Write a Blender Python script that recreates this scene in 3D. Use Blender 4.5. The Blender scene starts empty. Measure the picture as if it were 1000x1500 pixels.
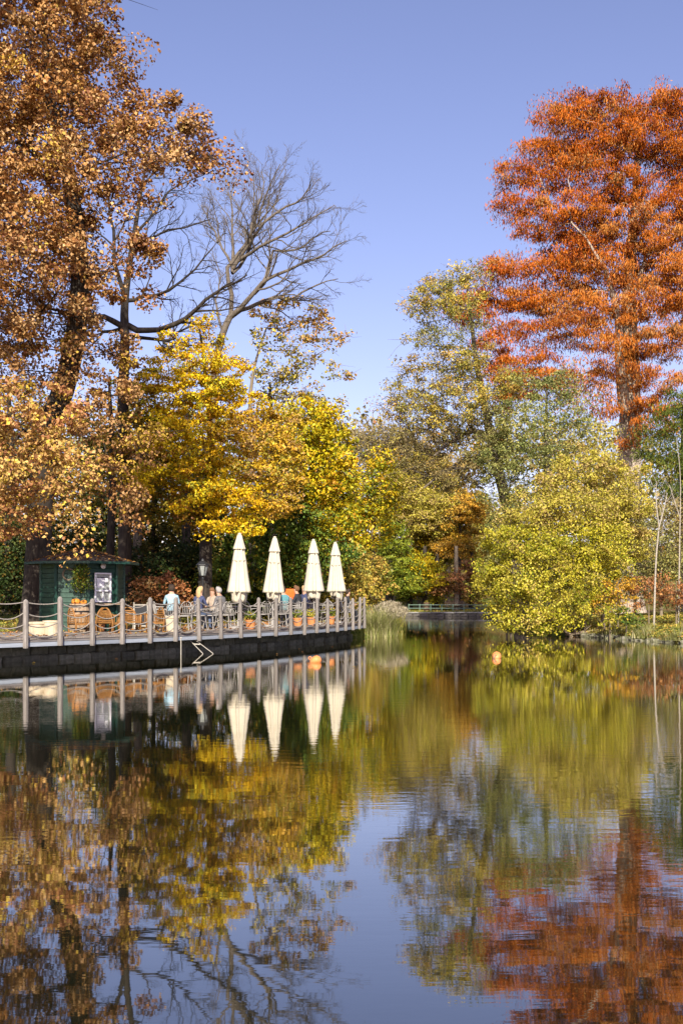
import bpy, bmesh, math, random
import numpy as np
from mathutils import Vector, Matrix

random.seed(11)
rng = np.random.default_rng(11)
SC = bpy.context.scene
COL = SC.collection

# ------------------------------------------------------------------ camera
F, HZ, CH = 1600.0, 875.0, 1.65          # focal length in photo pixels, horizon row, eye height
cam_d = bpy.data.cameras.new('camera')
cam = bpy.data.objects.new('camera', cam_d)
COL.objects.link(cam)
cam.location = (0, 0, CH)
cam.rotation_euler = (math.radians(90), 0, 0)
cam_d.sensor_fit = 'HORIZONTAL'
cam_d.sensor_width = 36
cam_d.lens = 36 * F / 1000
cam_d.shift_y = (HZ - 750) / 1000
cam_d.clip_start = 0.1
cam_d.clip_end = 5000
SC.camera = cam

# ------------------------------------------------------------------ sky and sun
SUN_EL, SUN_AZ = 33.0, -2.0              # azimuth: degrees to the left of straight behind the camera
w = bpy.data.worlds.new('World')
SC.world = w
w.use_nodes = True
nt = w.node_tree
nt.nodes.clear()
sky = nt.nodes.new('ShaderNodeTexSky')
sky.sky_type = 'NISHITA'
sky.sun_disc = False
sky.sun_elevation = math.radians(SUN_EL)
sky.sun_rotation = math.radians(180 + SUN_AZ)
sky.air_density = 1.0
sky.dust_density = 1.0
sky.ozone_density = 2.0
tint = nt.nodes.new('ShaderNodeMix')
tint.data_type = 'RGBA'
tint.blend_type = 'MULTIPLY'
tint.inputs['Factor'].default_value = 1.0
tint.inputs['B'].default_value = (1.215, 0.965, 1.105, 1)
bg = nt.nodes.new('ShaderNodeBackground')
bg.inputs['Strength'].default_value = 0.105
wo = nt.nodes.new('ShaderNodeOutputWorld')
nt.links.new(sky.outputs[0], tint.inputs['A'])
nt.links.new(tint.outputs['Result'], bg.inputs[0])
nt.links.new(bg.outputs[0], wo.inputs[0])

sun_d = bpy.data.lights.new('sun', 'SUN')
sun_d.energy = 5.0
sun_d.angle = math.radians(0.5)
sun_d.color = (1.0, 0.93, 0.80)
sun = bpy.data.objects.new('sun', sun_d)
COL.objects.link(sun)
_az, _el = math.radians(SUN_AZ), math.radians(SUN_EL)
to_sun = Vector((-math.sin(_az) * math.cos(_el), -math.cos(_az) * math.cos(_el), math.sin(_el)))
sun.rotation_euler = to_sun.to_track_quat('Z', 'Y').to_euler()
sun.location = to_sun * 60

SC.view_settings.view_transform = 'Standard'
SC.view_settings.look = 'None'
SC.view_settings.exposure = 0.70
SC.view_settings.gamma = 1.0
SC.view_settings.use_curve_mapping = False
SC.cycles.max_bounces = 6
SC.cycles.diffuse_bounces = 2
SC.cycles.glossy_bounces = 3
SC.cycles.transmission_bounces = 3
SC.cycles.caustics_reflective = False
SC.cycles.caustics_refractive = False


# ------------------------------------------------------------------ helpers
def P(px, py, d):
    """a point at depth d metres that stands at that place of the photograph"""
    return np.array([(px - 500.0) / F * d, d, CH + (HZ - py) / F * d])


def tag(o, label=None, cat=None, group=None, kind=None):
    if label: o['label'] = label
    if cat: o['category'] = cat
    if group: o['group'] = group
    if kind: o['kind'] = kind
    return o


def empty(name, loc=(0, 0, 0), rz=0.0, parent=None):
    o = bpy.data.objects.new(name, None)
    COL.objects.link(o)
    o.empty_display_size = 0.2
    o.location = loc
    o.rotation_euler = (0, 0, rz)
    if parent: o.parent = parent
    return o


def link(name, me, mat=None, parent=None, loc=None, rz=None):
    o = bpy.data.objects.new(name, me)
    COL.objects.link(o)
    if mat is not None and not me.materials: me.materials.append(mat)
    if parent: o.parent = parent
    if loc is not None: o.location = loc
    if rz is not None: o.rotation_euler = (0, 0, rz)
    return o


def copy_tree(o, parent=None):
    c = o.copy()
    COL.objects.link(c)
    c.parent = parent
    for ch in list(o.children):
        copy_tree(ch, c)
    return c


def np_mesh(name, verts, faces, smooth=False, colours=None):
    """mesh from a numpy vertex array and a (n,k) face array (k constant)"""
    me = bpy.data.meshes.new(name)
    verts = np.ascontiguousarray(verts, dtype=np.float32)
    faces = np.ascontiguousarray(faces, dtype=np.int32)
    n, k = faces.shape
    me.vertices.add(len(verts))
    me.vertices.foreach_set('co', verts.ravel())
    me.loops.add(n * k)
    me.loops.foreach_set('vertex_index', faces.ravel())
    me.polygons.add(n)
    me.polygons.foreach_set('loop_start', np.arange(0, n * k, k, dtype=np.int32))
    me.polygons.foreach_set('loop_total', np.full(n, k, dtype=np.int32))
    if smooth:
        me.polygons.foreach_set('use_smooth', np.ones(n, dtype=bool))
    if colours is not None:
        a = me.attributes.new('leaf_colour', 'FLOAT_COLOR', 'FACE')
        c4 = np.ones((n, 4), dtype=np.float32)
        c4[:, :3] = colours
        a.data.foreach_set('color', c4.ravel())
    me.update(calc_edges=True)
    return me


class MB:
    """collects boxes, tubes, lathes into one mesh"""
    def __init__(s): s.v, s.f = [], []

    def add(s, v, f):
        o = len(s.v)
        s.v += [tuple(map(float, p)) for p in v]
        s.f += [tuple(int(i) + o for i in q) for q in f]
        return s

    def box(s, c, size, rz=0.0, m=None):
        x, y, z = [q / 2 for q in size]
        vs = [(-x, -y, -z), (x, -y, -z), (x, y, -z), (-x, y, -z), (-x, -y, z), (x, -y, z), (x, y, z), (-x, y, z)]
        R = m if m is not None else Matrix.Rotation(rz, 3, 'Z')
        vs = [R @ Vector(p) + Vector(c) for p in vs]
        return s.add(vs, [(3, 2, 1, 0), (4, 5, 6, 7), (0, 1, 5, 4), (1, 2, 6, 5), (2, 3, 7, 6), (3, 0, 4, 7)])

    def beam(s, a, b, wdt, hgt):
        a, b = Vector(a), Vector(b)
        d = b - a
        q = d.to_track_quat('X', 'Z').to_matrix()
        return s.box((a + b) / 2, (d.length, wdt, hgt), m=q)

    def tube(s, pts, r, n=6, cap=True):
        pts = np.array([tuple(p) for p in pts], dtype=float)
        rr = np.full(len(pts), r) if np.isscalar(r) else np.array(r, dtype=float)
        v, f = tube(pts, rr, n)
        s.add(v, f)
        if cap:
            o = len(s.v) - len(v)
            s.f.append(tuple(o + i for i in range(n))[::-1])
            s.f.append(tuple(o + len(v) - n + i for i in range(n)))
        return s

    def lathe(s, prof, n=16, c=(0, 0, 0), fold=None, ph=0.0):
        vs, fs = [], []
        for r, z in prof:
            for i in range(n):
                a = 2 * math.pi * i / n + ph
                rr = r if fold is None else r * fold(i, z)
                vs.append((c[0] + rr * math.cos(a), c[1] + rr * math.sin(a), c[2] + z))
        for j in range(len(prof) - 1):
            for i in range(n):
                fs.append((j * n + i, j * n + (i + 1) % n, (j + 1) * n + (i + 1) % n, (j + 1) * n + i))
        fs.append(tuple(range(n))[::-1])
        fs.append(tuple((len(prof) - 1) * n + i for i in range(n)))
        return s.add(vs, fs)

    def build(s, name, mat, parent=None, loc=None, rz=None, smooth=False, bevel=0.0):
        me = bpy.data.meshes.new(name)
        me.from_pydata(s.v, [], s.f)
        if bevel:
            bm = bmesh.new(); bm.from_mesh(me)
            bmesh.ops.bevel(bm, geom=bm.edges[:], offset=bevel, segments=1, affect='EDGES')
            bm.to_mesh(me); bm.free()
        if smooth:
            for p in me.polygons: p.use_smooth = True
        me.update()
        return link(name, me, mat, parent, loc, rz)


def tube(pts, rr, n):
    """rings along a polyline; returns vertices and quads"""
    m = len(pts)
    t = np.gradient(pts, axis=0)
    t /= np.linalg.norm(t, axis=1)[:, None] + 1e-9
    up = np.array([0.0, 0, 1]) if abs(t[0, 2]) < 0.9 else np.array([1.0, 0, 0])
    u = np.cross(t, up); u /= np.linalg.norm(u, axis=1)[:, None] + 1e-9
    v = np.cross(t, u)
    a = np.arange(n) * 2 * np.pi / n
    ring = (np.cos(a)[None, :, None] * u[:, None, :] + np.sin(a)[None, :, None] * v[:, None, :]) * rr[:, None, None]
    V = (pts[:, None, :] + ring).reshape(-1, 3)
    i = np.arange(n); j = (i + 1) % n
    k = np.arange(m - 1)[:, None] * n
    Q = np.stack([k + i, k + j, k + n + j, k + n + i], axis=-1).reshape(-1, 4)
    return V, Q


def smooth_line(p, step):
    """Catmull-Rom resampling of a polyline"""
    p = np.asarray(p, float)
    if len(p) < 3: 
        k = max(2, int(np.linalg.norm(p[-1] - p[0]) / step) + 1)
        return p[0] + (p[-1] - p[0]) * np.linspace(0, 1, k)[:, None]
    q = np.vstack([2 * p[0] - p[1], p, 2 * p[-1] - p[-2]])
    out = []
    for i in range(1, len(q) - 2):
        k = max(1, int(np.linalg.norm(q[i + 1] - q[i])[..., None].item() / step))
        t = (np.arange(k) / k)[:, None]
        a, b, c, d = q[i - 1], q[i], q[i + 1], q[i + 2]
        out.append(0.5 * (2 * b + (c - a) * t + (2 * a - 5 * b + 4 * c - d) * t ** 2 + (3 * b - a - 3 * c + d) * t ** 3))
    out.append(p[-1:])
    return np.vstack(out)


# ------------------------------------------------------------------ materials
def new_mat(name):
    m = bpy.data.materials.new(name)
    m.use_nodes = True
    n = m.node_tree
    n.nodes.clear()
    out = n.nodes.new('ShaderNodeOutputMaterial')
    return m, n, out


def ramp_node(n, stops):
    r = n.nodes.new('ShaderNodeValToRGB')
    e = r.color_ramp.elements
    while len(e) < len(stops): e.new(0.5)
    for q, (pos, c) in zip(e, stops):
        q.position = pos
        q.color = (*c, 1)
    return r


def mat_noise(name, stops, scale=4.0, rough=0.8, bump=0.3, detail=8.0, stretch=(1, 1, 1), coord='Object', spec=0.3, metallic=0.0, per_obj=0.0, dist=0.02):
    m, n, out = new_mat(name)
    b = n.nodes.new('ShaderNodeBsdfPrincipled')
    tc = n.nodes.new('ShaderNodeTexCoord')
    mp = n.nodes.new('ShaderNodeMapping')
    mp.inputs['Scale'].default_value = stretch
    nz = n.nodes.new('ShaderNodeTexNoise')
    nz.inputs['Scale'].default_value = scale
    nz.inputs['Detail'].default_value = detail
    nz.inputs['Roughness'].default_value = 0.62
    n.links.new(tc.outputs[coord], mp.inputs[0])
    n.links.new(mp.outputs[0], nz.inputs['Vector'])
    r = ramp_node(n, stops)
    n.links.new(nz.outputs['Fac'], r.inputs[0])
    col = r.outputs[0]
    if per_obj:
        oi = n.nodes.new('ShaderNodeObjectInfo')
        mr = n.nodes.new('ShaderNodeMapRange')
        mr.inputs['To Min'].default_value = 1 - per_obj
        mr.inputs['To Max'].default_value = 1 + per_obj
        n.links.new(oi.outputs['Random'], mr.inputs[0])
        mx = n.nodes.new('ShaderNodeMix'); mx.data_type = 'RGBA'; mx.blend_type = 'MULTIPLY'
        mx.inputs['Factor'].default_value = 1
        n.links.new(col, mx.inputs['A']); n.links.new(mr.outputs[0], mx.inputs['B'])
        col = mx.outputs['Result']
    n.links.new(col, b.inputs['Base Color'])
    b.inputs['Roughness'].default_value = rough
    b.inputs['Specular IOR Level'].default_value = spec
    b.inputs['Metallic'].default_value = metallic
    if bump:
        bp = n.nodes.new('ShaderNodeBump')
        bp.inputs['Strength'].default_value = bump
        bp.inputs['Distance'].default_value = dist
        n.links.new(nz.outputs['Fac'], bp.inputs['Height'])
        n.links.new(bp.outputs[0], b.inputs['Normal'])
    n.links.new(b.outputs[0], out.inputs[0])
    return m


def mat_flat(name, c, rough=0.6, var=0.15, scale=9.0, **k):
    lo = tuple(x * (1 - var) for x in c); hi = tuple(min(1, x * (1 + var)) for x in c)
    return mat_noise(name, [(0.3, lo), (0.7, hi)], scale=scale, rough=rough, **k)


def mat_leaf(name, trans=0.35, gloss=0.06):
    m, n, out = new_mat(name)
    at = n.nodes.new('ShaderNodeAttribute'); at.attribute_name = 'leaf_colour'
    df = n.nodes.new('ShaderNodeBsdfDiffuse')
    tr = n.nodes.new('ShaderNodeBsdfTranslucent')
    gl = n.nodes.new('ShaderNodeBsdfGlossy'); gl.inputs['Roughness'].default_value = 0.45
    gl.inputs['Color'].default_value = (0.9, 0.9, 0.9, 1)
    m1 = n.nodes.new('ShaderNodeMixShader'); m1.inputs[0].default_value = trans
    m2 = n.nodes.new('ShaderNodeMixShader'); m2.inputs[0].default_value = gloss
    n.links.new(at.outputs['Color'], df.inputs[0]); n.links.new(at.outputs['Color'], tr.inputs[0])
    n.links.new(df.outputs[0], m1.inputs[1]); n.links.new(tr.outputs[0], m1.inputs[2])
    n.links.new(m1.outputs[0], m2.inputs[1]); n.links.new(gl.outputs[0], m2.inputs[2])
    n.links.new(m2.outputs[0], out.inputs[0])
    return m


M = {}
M['leaf'] = mat_leaf('leaf', 0.20, 0.015)
M['needle'] = mat_leaf('needle', 0.15, 0.008)
M['bark_dark'] = mat_noise('bark_dark', [(0.3, (0.018, 0.014, 0.011)), (0.7, (0.06, 0.047, 0.036))], 3, 0.9, 0.6, stretch=(4, 4, 0.8), coord='Generated' if False else 'Object')
M['bark_grey'] = mat_noise('bark_grey', [(0.3, (0.07, 0.055, 0.042)), (0.7, (0.20, 0.165, 0.125))], 3, 0.9, 0.6, stretch=(4, 4, 0.8))
M['bark_cypress'] = mat_noise('bark_cypress', [(0.3, (0.14, 0.10, 0.07)), (0.5, (0.40, 0.32, 0.24)), (0.7, (0.58, 0.50, 0.40))], 1.6, 0.9, 0.8, stretch=(5, 5, 0.7), dist=0.08)
M['bark_tan'] = mat_noise('bark_tan', [(0.3, (0.13, 0.10, 0.065)), (0.7, (0.30, 0.24, 0.16))], 3, 0.9, 0.5, stretch=(4, 4, 0.8))
M['bark_birch'] = mat_noise('bark_birch', [(0.34, (0.12, 0.10, 0.08)), (0.44, (0.33, 0.29, 0.23)), (0.7, (0.44, 0.39, 0.32))], 6, 0.7, 0.3, stretch=(0.6, 0.6, 3))
M['post'] = mat_noise('post_wood', [(0.25, (0.10, 0.087, 0.078)), (0.5, (0.20, 0.178, 0.158)), (0.75, (0.31, 0.28, 0.25))], 6, 0.85, 0.5, stretch=(5, 5, 0.6), per_obj=0.18)
M['rope'] = mat_flat('rope', (0.27, 0.24, 0.205), 0.9, 0.25, 30)
M['deck'] = mat_noise('deck_wood', [(0.25, (0.13, 0.11, 0.095)), (0.5, (0.24, 0.205, 0.175)), (0.75, (0.34, 0.30, 0.26))], 5, 0.75, 0.4, stretch=(1, 6, 1), per_obj=0.22)
M['fascia_top'] = mat_noise('fascia_wood', [(0.25, (0.12, 0.11, 0.105)), (0.75, (0.27, 0.245, 0.235))], 5, 0.8, 0.4, stretch=(0.6, 5, 5), per_obj=0.2)
M['fascia_low'] = mat_noise('fascia_painted', [(0.25, (0.20, 0.225, 0.26)), (0.75, (0.33, 0.36, 0.41))], 4, 0.6, 0.2, stretch=(0.6, 5, 5), per_obj=0.14)
M['wall_stone'] = mat_noise('wet_stone', [(0.3, (0.04, 0.042, 0.03)), (0.55, (0.11, 0.11, 0.085)), (0.75, (0.20, 0.19, 0.16))], 5, 0.7, 0.8, per_obj=0.4, dist=0.05)
M['kerb'] = mat_noise('kerb_stone', [(0.3, (0.17, 0.155, 0.14)), (0.7, (0.36, 0.34, 0.31))], 3, 0.8, 0.4, per_obj=0.2)
M['kerb_dark'] = mat_noise('kerb_wall_stone', [(0.3, (0.045, 0.04, 0.035)), (0.7, (0.13, 0.115, 0.10))], 3, 0.8, 0.4, per_obj=0.35)
M['canvas'] = mat_noise('canvas', [(0.3, (0.50, 0.45, 0.34)), (0.7, (0.57, 0.52, 0.41))], 4, 0.85, 0.12, spec=0.1)
M['white_metal'] = mat_flat('white_metal', (0.34, 0.32, 0.29), 0.5, 0.15)
M['iron'] = mat_flat('black_iron', (0.02, 0.02, 0.02), 0.45, 0.3)
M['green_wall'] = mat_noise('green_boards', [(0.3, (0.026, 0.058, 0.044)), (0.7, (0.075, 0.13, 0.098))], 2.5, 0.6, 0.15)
M['green_dark'] = mat_flat('dark_green_trim_shade', (0.012, 0.045, 0.032), 0.45, 0.3)  # trim colour; also stands for shade on the kiosk's side panels
M['roof'] = mat_noise('roof_felt', [(0.3, (0.03, 0.022, 0.017)), (0.55, (0.075, 0.05, 0.034)), (0.75, (0.16, 0.095, 0.05))], 9, 0.9, 0.6)
M['white_paint'] = mat_flat('white_paint', (0.72, 0.72, 0.74), 0.5, 0.08)
M['rattan'] = mat_noise('orange_rattan', [(0.3, (0.17, 0.075, 0.02)), (0.7, (0.36, 0.175, 0.05))], 20, 0.55, 0.3, per_obj=0.15)
M['barrel'] = mat_noise('barrel_wood', [(0.3, (0.23, 0.15, 0.09)), (0.7, (0.46, 0.34, 0.22))], 5, 0.75, 0.4, stretch=(5, 5, 0.6))
M['cream'] = mat_noise('cream_clay', [(0.3, (0.42, 0.34, 0.22)), (0.7, (0.66, 0.56, 0.40))], 6, 0.8, 0.3)
M['terracotta'] = mat_noise('terracotta', [(0.3, (0.42, 0.15, 0.05)), (0.7, (0.62, 0.26, 0.09))], 8, 0.8, 0.2)
M['buoy'] = mat_noise('buoy_plastic', [(0.3, (0.72, 0.20, 0.05)), (0.7, (0.85, 0.33, 0.12))], 6, 0.45, 0.1)
M['orange_cloth'] = mat_flat('orange_cloth', (0.65, 0.13, 0.02), 0.85, 0.2)
M['pole'] = mat_flat('pale_pole', (0.40, 0.37, 0.31), 0.6, 0.15)
M['glass'] = mat_flat('lantern_glass', (0.30, 0.32, 0.30), 0.15, 0.1, spec=0.6)
M['black'] = mat_flat('black_board', (0.015, 0.016, 0.018), 0.6, 0.2)
M['skin'] = mat_flat('skin', (0.52, 0.30, 0.20), 0.6, 0.06)
M['rail_green'] = mat_flat('green_rail_paint', (0.16, 0.24, 0.18), 0.5, 0.1)
M['bench_wood'] = mat_flat('bench_wood', (0.12, 0.075, 0.045), 0.7, 0.25)
M['rock'] = mat_noise('bank_rock', [(0.3, (0.07, 0.06, 0.045)), (0.5, (0.15, 0.15, 0.08)), (0.7, (0.30, 0.27, 0.22))], 5, 0.85, 0.6, per_obj=0.3, dist=0.05)
M['blue_box'] = mat_flat('slate', (0.05, 0.055, 0.06), 0.6, 0.2)


def cloth(name, c, var=0.2):
    return mat_flat(name, c, 0.9, var, 14)


# water: a dark body under a mirror skin, rippled in loose patches
def mat_water():
    m, n, out = new_mat('lake_water')
    tc = n.nodes.new('ShaderNodeTexCoord')

    def noise(scale, stretch, detail, rough=0.5):
        mp = n.nodes.new('ShaderNodeMapping'); mp.inputs['Scale'].default_value = stretch
        nz = n.nodes.new('ShaderNodeTexNoise'); nz.inputs['Scale'].default_value = scale
        nz.inputs['Detail'].default_value = detail; nz.inputs['Roughness'].default_value = rough
        n.links.new(tc.outputs['Object'], mp.inputs[0]); n.links.new(mp.outputs[0], nz.inputs['Vector'])
        return nz.outputs['Fac']

    def math_n(op, a, b):
        q = n.nodes.new('ShaderNodeMath'); q.operation = op
        for i, x in enumerate((a, b)):
            if isinstance(x, (int, float)): q.inputs[i].default_value = x
            else: n.links.new(x, q.inputs[i])
        return q.outputs[0]
    fine = noise(4.6, (0.5, 1.5, 1), 3.0, 0.55)
    mid = noise(1.3, (0.5, 1.3, 1), 2.0)
    patch = noise(0.13, (1, 0.6, 1), 2.0)
    mr = n.nodes.new('ShaderNodeMapRange')
    mr.inputs['From Min'].default_value = 0.42; mr.inputs['From Max'].default_value = 0.62
    mr.inputs['To Min'].default_value = 0.12; mr.inputs['To Max'].default_value = 1.0
    n.links.new(patch, mr.inputs[0])
    h = math_n('ADD', math_n('MULTIPLY', math_n('MULTIPLY', fine, mr.outputs[0]), 0.0021), math_n('MULTIPLY', mid, 0.0008))
    bp = n.nodes.new('ShaderNodeBump')
    bp.inputs['Strength'].default_value = 1.0
    bp.inputs['Distance'].default_value = 1.0
    n.links.new(h, bp.inputs['Height'])
    fr = n.nodes.new('ShaderNodeFresnel'); fr.inputs['IOR'].default_value = 1.33
    n.links.new(bp.outputs[0], fr.inputs['Normal'])
    fac = math_n('POWER', fr.outputs[0], 0.46)
    gl = n.nodes.new('ShaderNodeBsdfGlossy'); gl.inputs['Roughness'].default_value = 0.02
    gl.inputs['Color'].default_value = (0.97, 0.96, 0.93, 1)
    n.links.new(bp.outputs[0], gl.inputs['Normal'])
    df = n.nodes.new('ShaderNodeBsdfDiffuse'); df.inputs['Color'].default_value = (0.010, 0.011, 0.005, 1)
    mx = n.nodes.new('ShaderNodeMixShader')
    n.links.new(fac, mx.inputs[0]); n.links.new(df.outputs[0], mx.inputs[1]); n.links.new(gl.outputs[0], mx.inputs[2])
    n.links.new(mx.outputs[0], out.inputs[0])
    return m


M['water'] = mat_water()

# ------------------------------------------------------------------ terrace edge (plan)
EDGE = np.array([[-7.99, 27.46], [-7.318, 28.208], [-6.666, 28.974], [-6.034, 29.756], [-5.422, 30.554], [-4.833, 31.369],
                 [-4.265, 32.199], [-3.72, 33.044], [-3.199, 33.904], [-2.701, 34.778], [-2.229, 35.666], [-1.781, 36.566],
                 [-1.359, 37.479], [-0.964, 38.404], [-0.595, 39.339], [-0.254, 40.285], [0.059, 41.241], [0.343, 42.205],
                 [0.599, 43.178], [0.825, 44.158]])
ext = []
p = EDGE[0].copy()
for k in range(7):
    a = 0.82 - 0.026 * k
    p = p - 1.006 * np.array([math.cos(a), math.sin(a)])
    ext.append(p.copy())
EDGE = np.vstack([np.array(ext[::-1]), EDGE])
TAN = np.gradient(EDGE, axis=0); TAN /= np.linalg.norm(TAN, axis=1)[:, None]
OUTN = np.stack([TAN[:, 1], -TAN[:, 0]], axis=1)     # towards the water
DECK_Z = 0.62

# ------------------------------------------------------------------ ground and water
inset = EDGE - OUTN * 0.75
LAKE = np.vstack([[[-60, -40], [-60, 2], [-30, 10], [-17, 19]], inset[1:],
                  [[1.25, 45.3], [1.9, 48.5], [2.3, 54], [2.5, 64], [2.8, 80], [3.2, 93.6], [9, 94.0], [14.5, 93.6],
                   [11.5, 82], [9.6, 70], [8.9, 60], [9.0, 54], [9.5, 49.5], [10.0, 46.2], [10.9, 43.2], [11.7, 40.2], [13.4, 36.5], [19, 29], [30, 12], [60, 2], [60, -40]]])


def lake_sd(X, Y):
    """signed distance to the shore, positive on land"""
    A = LAKE; B = np.roll(LAKE, -1, axis=0)
    best = np.full(X.shape, 1e9); inside = np.zeros(X.shape, bool)
    for a, b in zip(A, B):
        d = b - a
        t = np.clip(((X - a[0]) * d[0] + (Y - a[1]) * d[1]) / (d @ d + 1e-9), 0, 1)
        best = np.minimum(best, np.hypot(X - a[0] - t * d[0], Y - a[1] - t * d[1]))
        c = ((a[1] > Y) != (b[1] > Y)) & (X < (b[0] - a[0]) * (Y - a[1]) / (b[1] - a[1] + 1e-12) + a[0])
        inside ^= c
    return np.where(inside, -best, best)


def vnoise(X, Y, s, seed=0):
    """cheap smooth value noise"""
    r = np.random.default_rng(seed).random((64, 64))
    x, y = X / s, Y / s
    i, j = np.floor(x).astype(int), np.floor(y).astype(int)
    u, v = x - i, y - j
    u = u * u * (3 - 2 * u); v = v * v * (3 - 2 * v)
    g = lambda a, b: r[a % 64, b % 64]
    return (g(i, j) * (1 - u) + g(i + 1, j) * u) * (1 - v) + (g(i, j + 1) * (1 - u) + g(i + 1, j + 1) * u) * v


def ground_z(X, Y):
    X = np.asarray(X, float); Y = np.asarray(Y, float)
    s = lake_sd(X, Y)
    left = np.clip((3.0 - X) / 2.0, 0, 1) * np.clip((50 - Y) / 3.0, 0, 1)
    far = np.clip((Y - 88) / 3.0, 0, 1)
    land_r = 0.10 + 0.42 * (1 - np.exp(-np.clip(s, 0, 99) / 1.6)) + 0.35 * np.clip((s - 2) / 12, 0, 1)
    land_l = 0.36 + 0.2 * np.clip((s - 3.2) / 1.2, 0, 1)
    land_f = 0.36 + 0.5 * np.clip((s - 3) / 20, 0, 1)
    z = land_r * (1 - left) + land_l * left
    z = z * (1 - far) + land_f * far
    z += (vnoise(X, Y, 1.7, 3) - 0.5) * 0.16 * np.clip(s / 2, 0, 1) * (1 - left)
    z += (vnoise(X, Y, 30, 5) - 0.3) * 1.2 * np.clip((s - 25) / 60, 0, 1)
    z += np.clip((np.hypot(X, Y - 30) - 84) / 60, 0, 1) ** 1.3 * 9.0 * (Y > 20)
    step = np.clip(-s / 0.5, 0, 1)
    return np.where(s < 0, 0.05 - 1.3 * step, z)


def axis_coords(lo, hi, step, far, n):
    core = np.arange(lo, hi + 1e-6, step)
    g = np.geomspace(1, 1 + far, n)[1:] - 1
    return np.concatenate([lo - g[::-1], core, hi + g])


xs = axis_coords(-26, 32, 0.4, 900, 26)
ys = axis_coords(20, 100, 0.45, 900, 26)
GX, GY = np.meshgrid(xs, ys)
GZ = ground_z(GX, GY)
nx, ny = len(xs), len(ys)
ii, jj = np.meshgrid(np.arange(nx - 1), np.arange(ny - 1))
k0 = (jj * nx + ii).ravel()
gm = np_mesh('ground', np.stack([GX.ravel(), GY.ravel(), GZ.ravel()], 1), np.stack([k0, k0 + 1, k0 + nx + 1, k0 + nx], 1), smooth=True)


def mat_ground():
    m, n, out = new_mat('leaf_strewn_ground')
    b = n.nodes.new('ShaderNodeBsdfPrincipled'); b.inputs['Roughness'].default_value = 0.95
    b.inputs['Specular IOR Level'].default_value = 0.1
    tc = n.nodes.new('ShaderNodeTexCoord')
    a = n.nodes.new('ShaderNodeTexNoise'); a.inputs['Scale'].default_value = 9; a.inputs['Detail'].default_value = 8
    c = n.nodes.new('ShaderNodeTexNoise'); c.inputs['Scale'].default_value = 0.35; c.inputs['Detail'].default_value = 4
    n.links.new(tc.outputs['Object'], a.inputs['Vector']); n.links.new(tc.outputs['Object'], c.inputs['Vector'])
    r1 = ramp_node(n, [(0.3, (0.07, 0.045, 0.02)), (0.5, (0.16, 0.10, 0.035)), (0.62, (0.26, 0.15, 0.045)), (0.75, (0.12, 0.11, 0.03))])
    r2 = ramp_node(n, [(0.3, (0.05, 0.07, 0.012)), (0.5, (0.11, 0.14, 0.022)), (0.62, (0.17, 0.18, 0.035)), (0.75, (0.24, 0.15, 0.04))])
    n.links.new(a.outputs['Fac'], r1.inputs[0]); n.links.new(a.outputs['Fac'], r2.inputs[0])
    mr = n.nodes.new('ShaderNodeMapRange'); mr.inputs['From Min'].default_value = 0.42; mr.inputs['From Max'].default_value = 0.56
    n.links.new(c.outputs['Fac'], mr.inputs[0])
    mx = n.nodes.new('ShaderNodeMix'); mx.data_type = 'RGBA'
    n.links.new(mr.outputs[0], mx.inputs['Factor']); n.links.new(r1.outputs[0], mx.inputs['A']); n.links.new(r2.outputs[0], mx.inputs['B'])
    n.links.new(mx.outputs['Result'], b.inputs['Base Color'])
    bp = n.nodes.new('ShaderNodeBump'); bp.inputs['Strength'].default_value = 0.8; bp.inputs['Distance'].default_value = 0.06
    n.links.new(a.outputs['Fac'], bp.inputs['Height']); n.links.new(bp.outputs[0], b.inputs['Normal'])
    n.links.new(b.outputs[0], out.inputs[0])
    return m


M['ground'] = mat_ground()
tag(link('ground', gm, M['ground']), kind='structure')
wm = bpy.data.meshes.new('lake_water')
wm.from_pydata([(-60, -40, 0), (60, -40, 0), (60, 96, 0), (-60, 96, 0)], [], [(0, 1, 2, 3)])
tag(link('lake_water', wm, M['water']), kind='structure')

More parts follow.
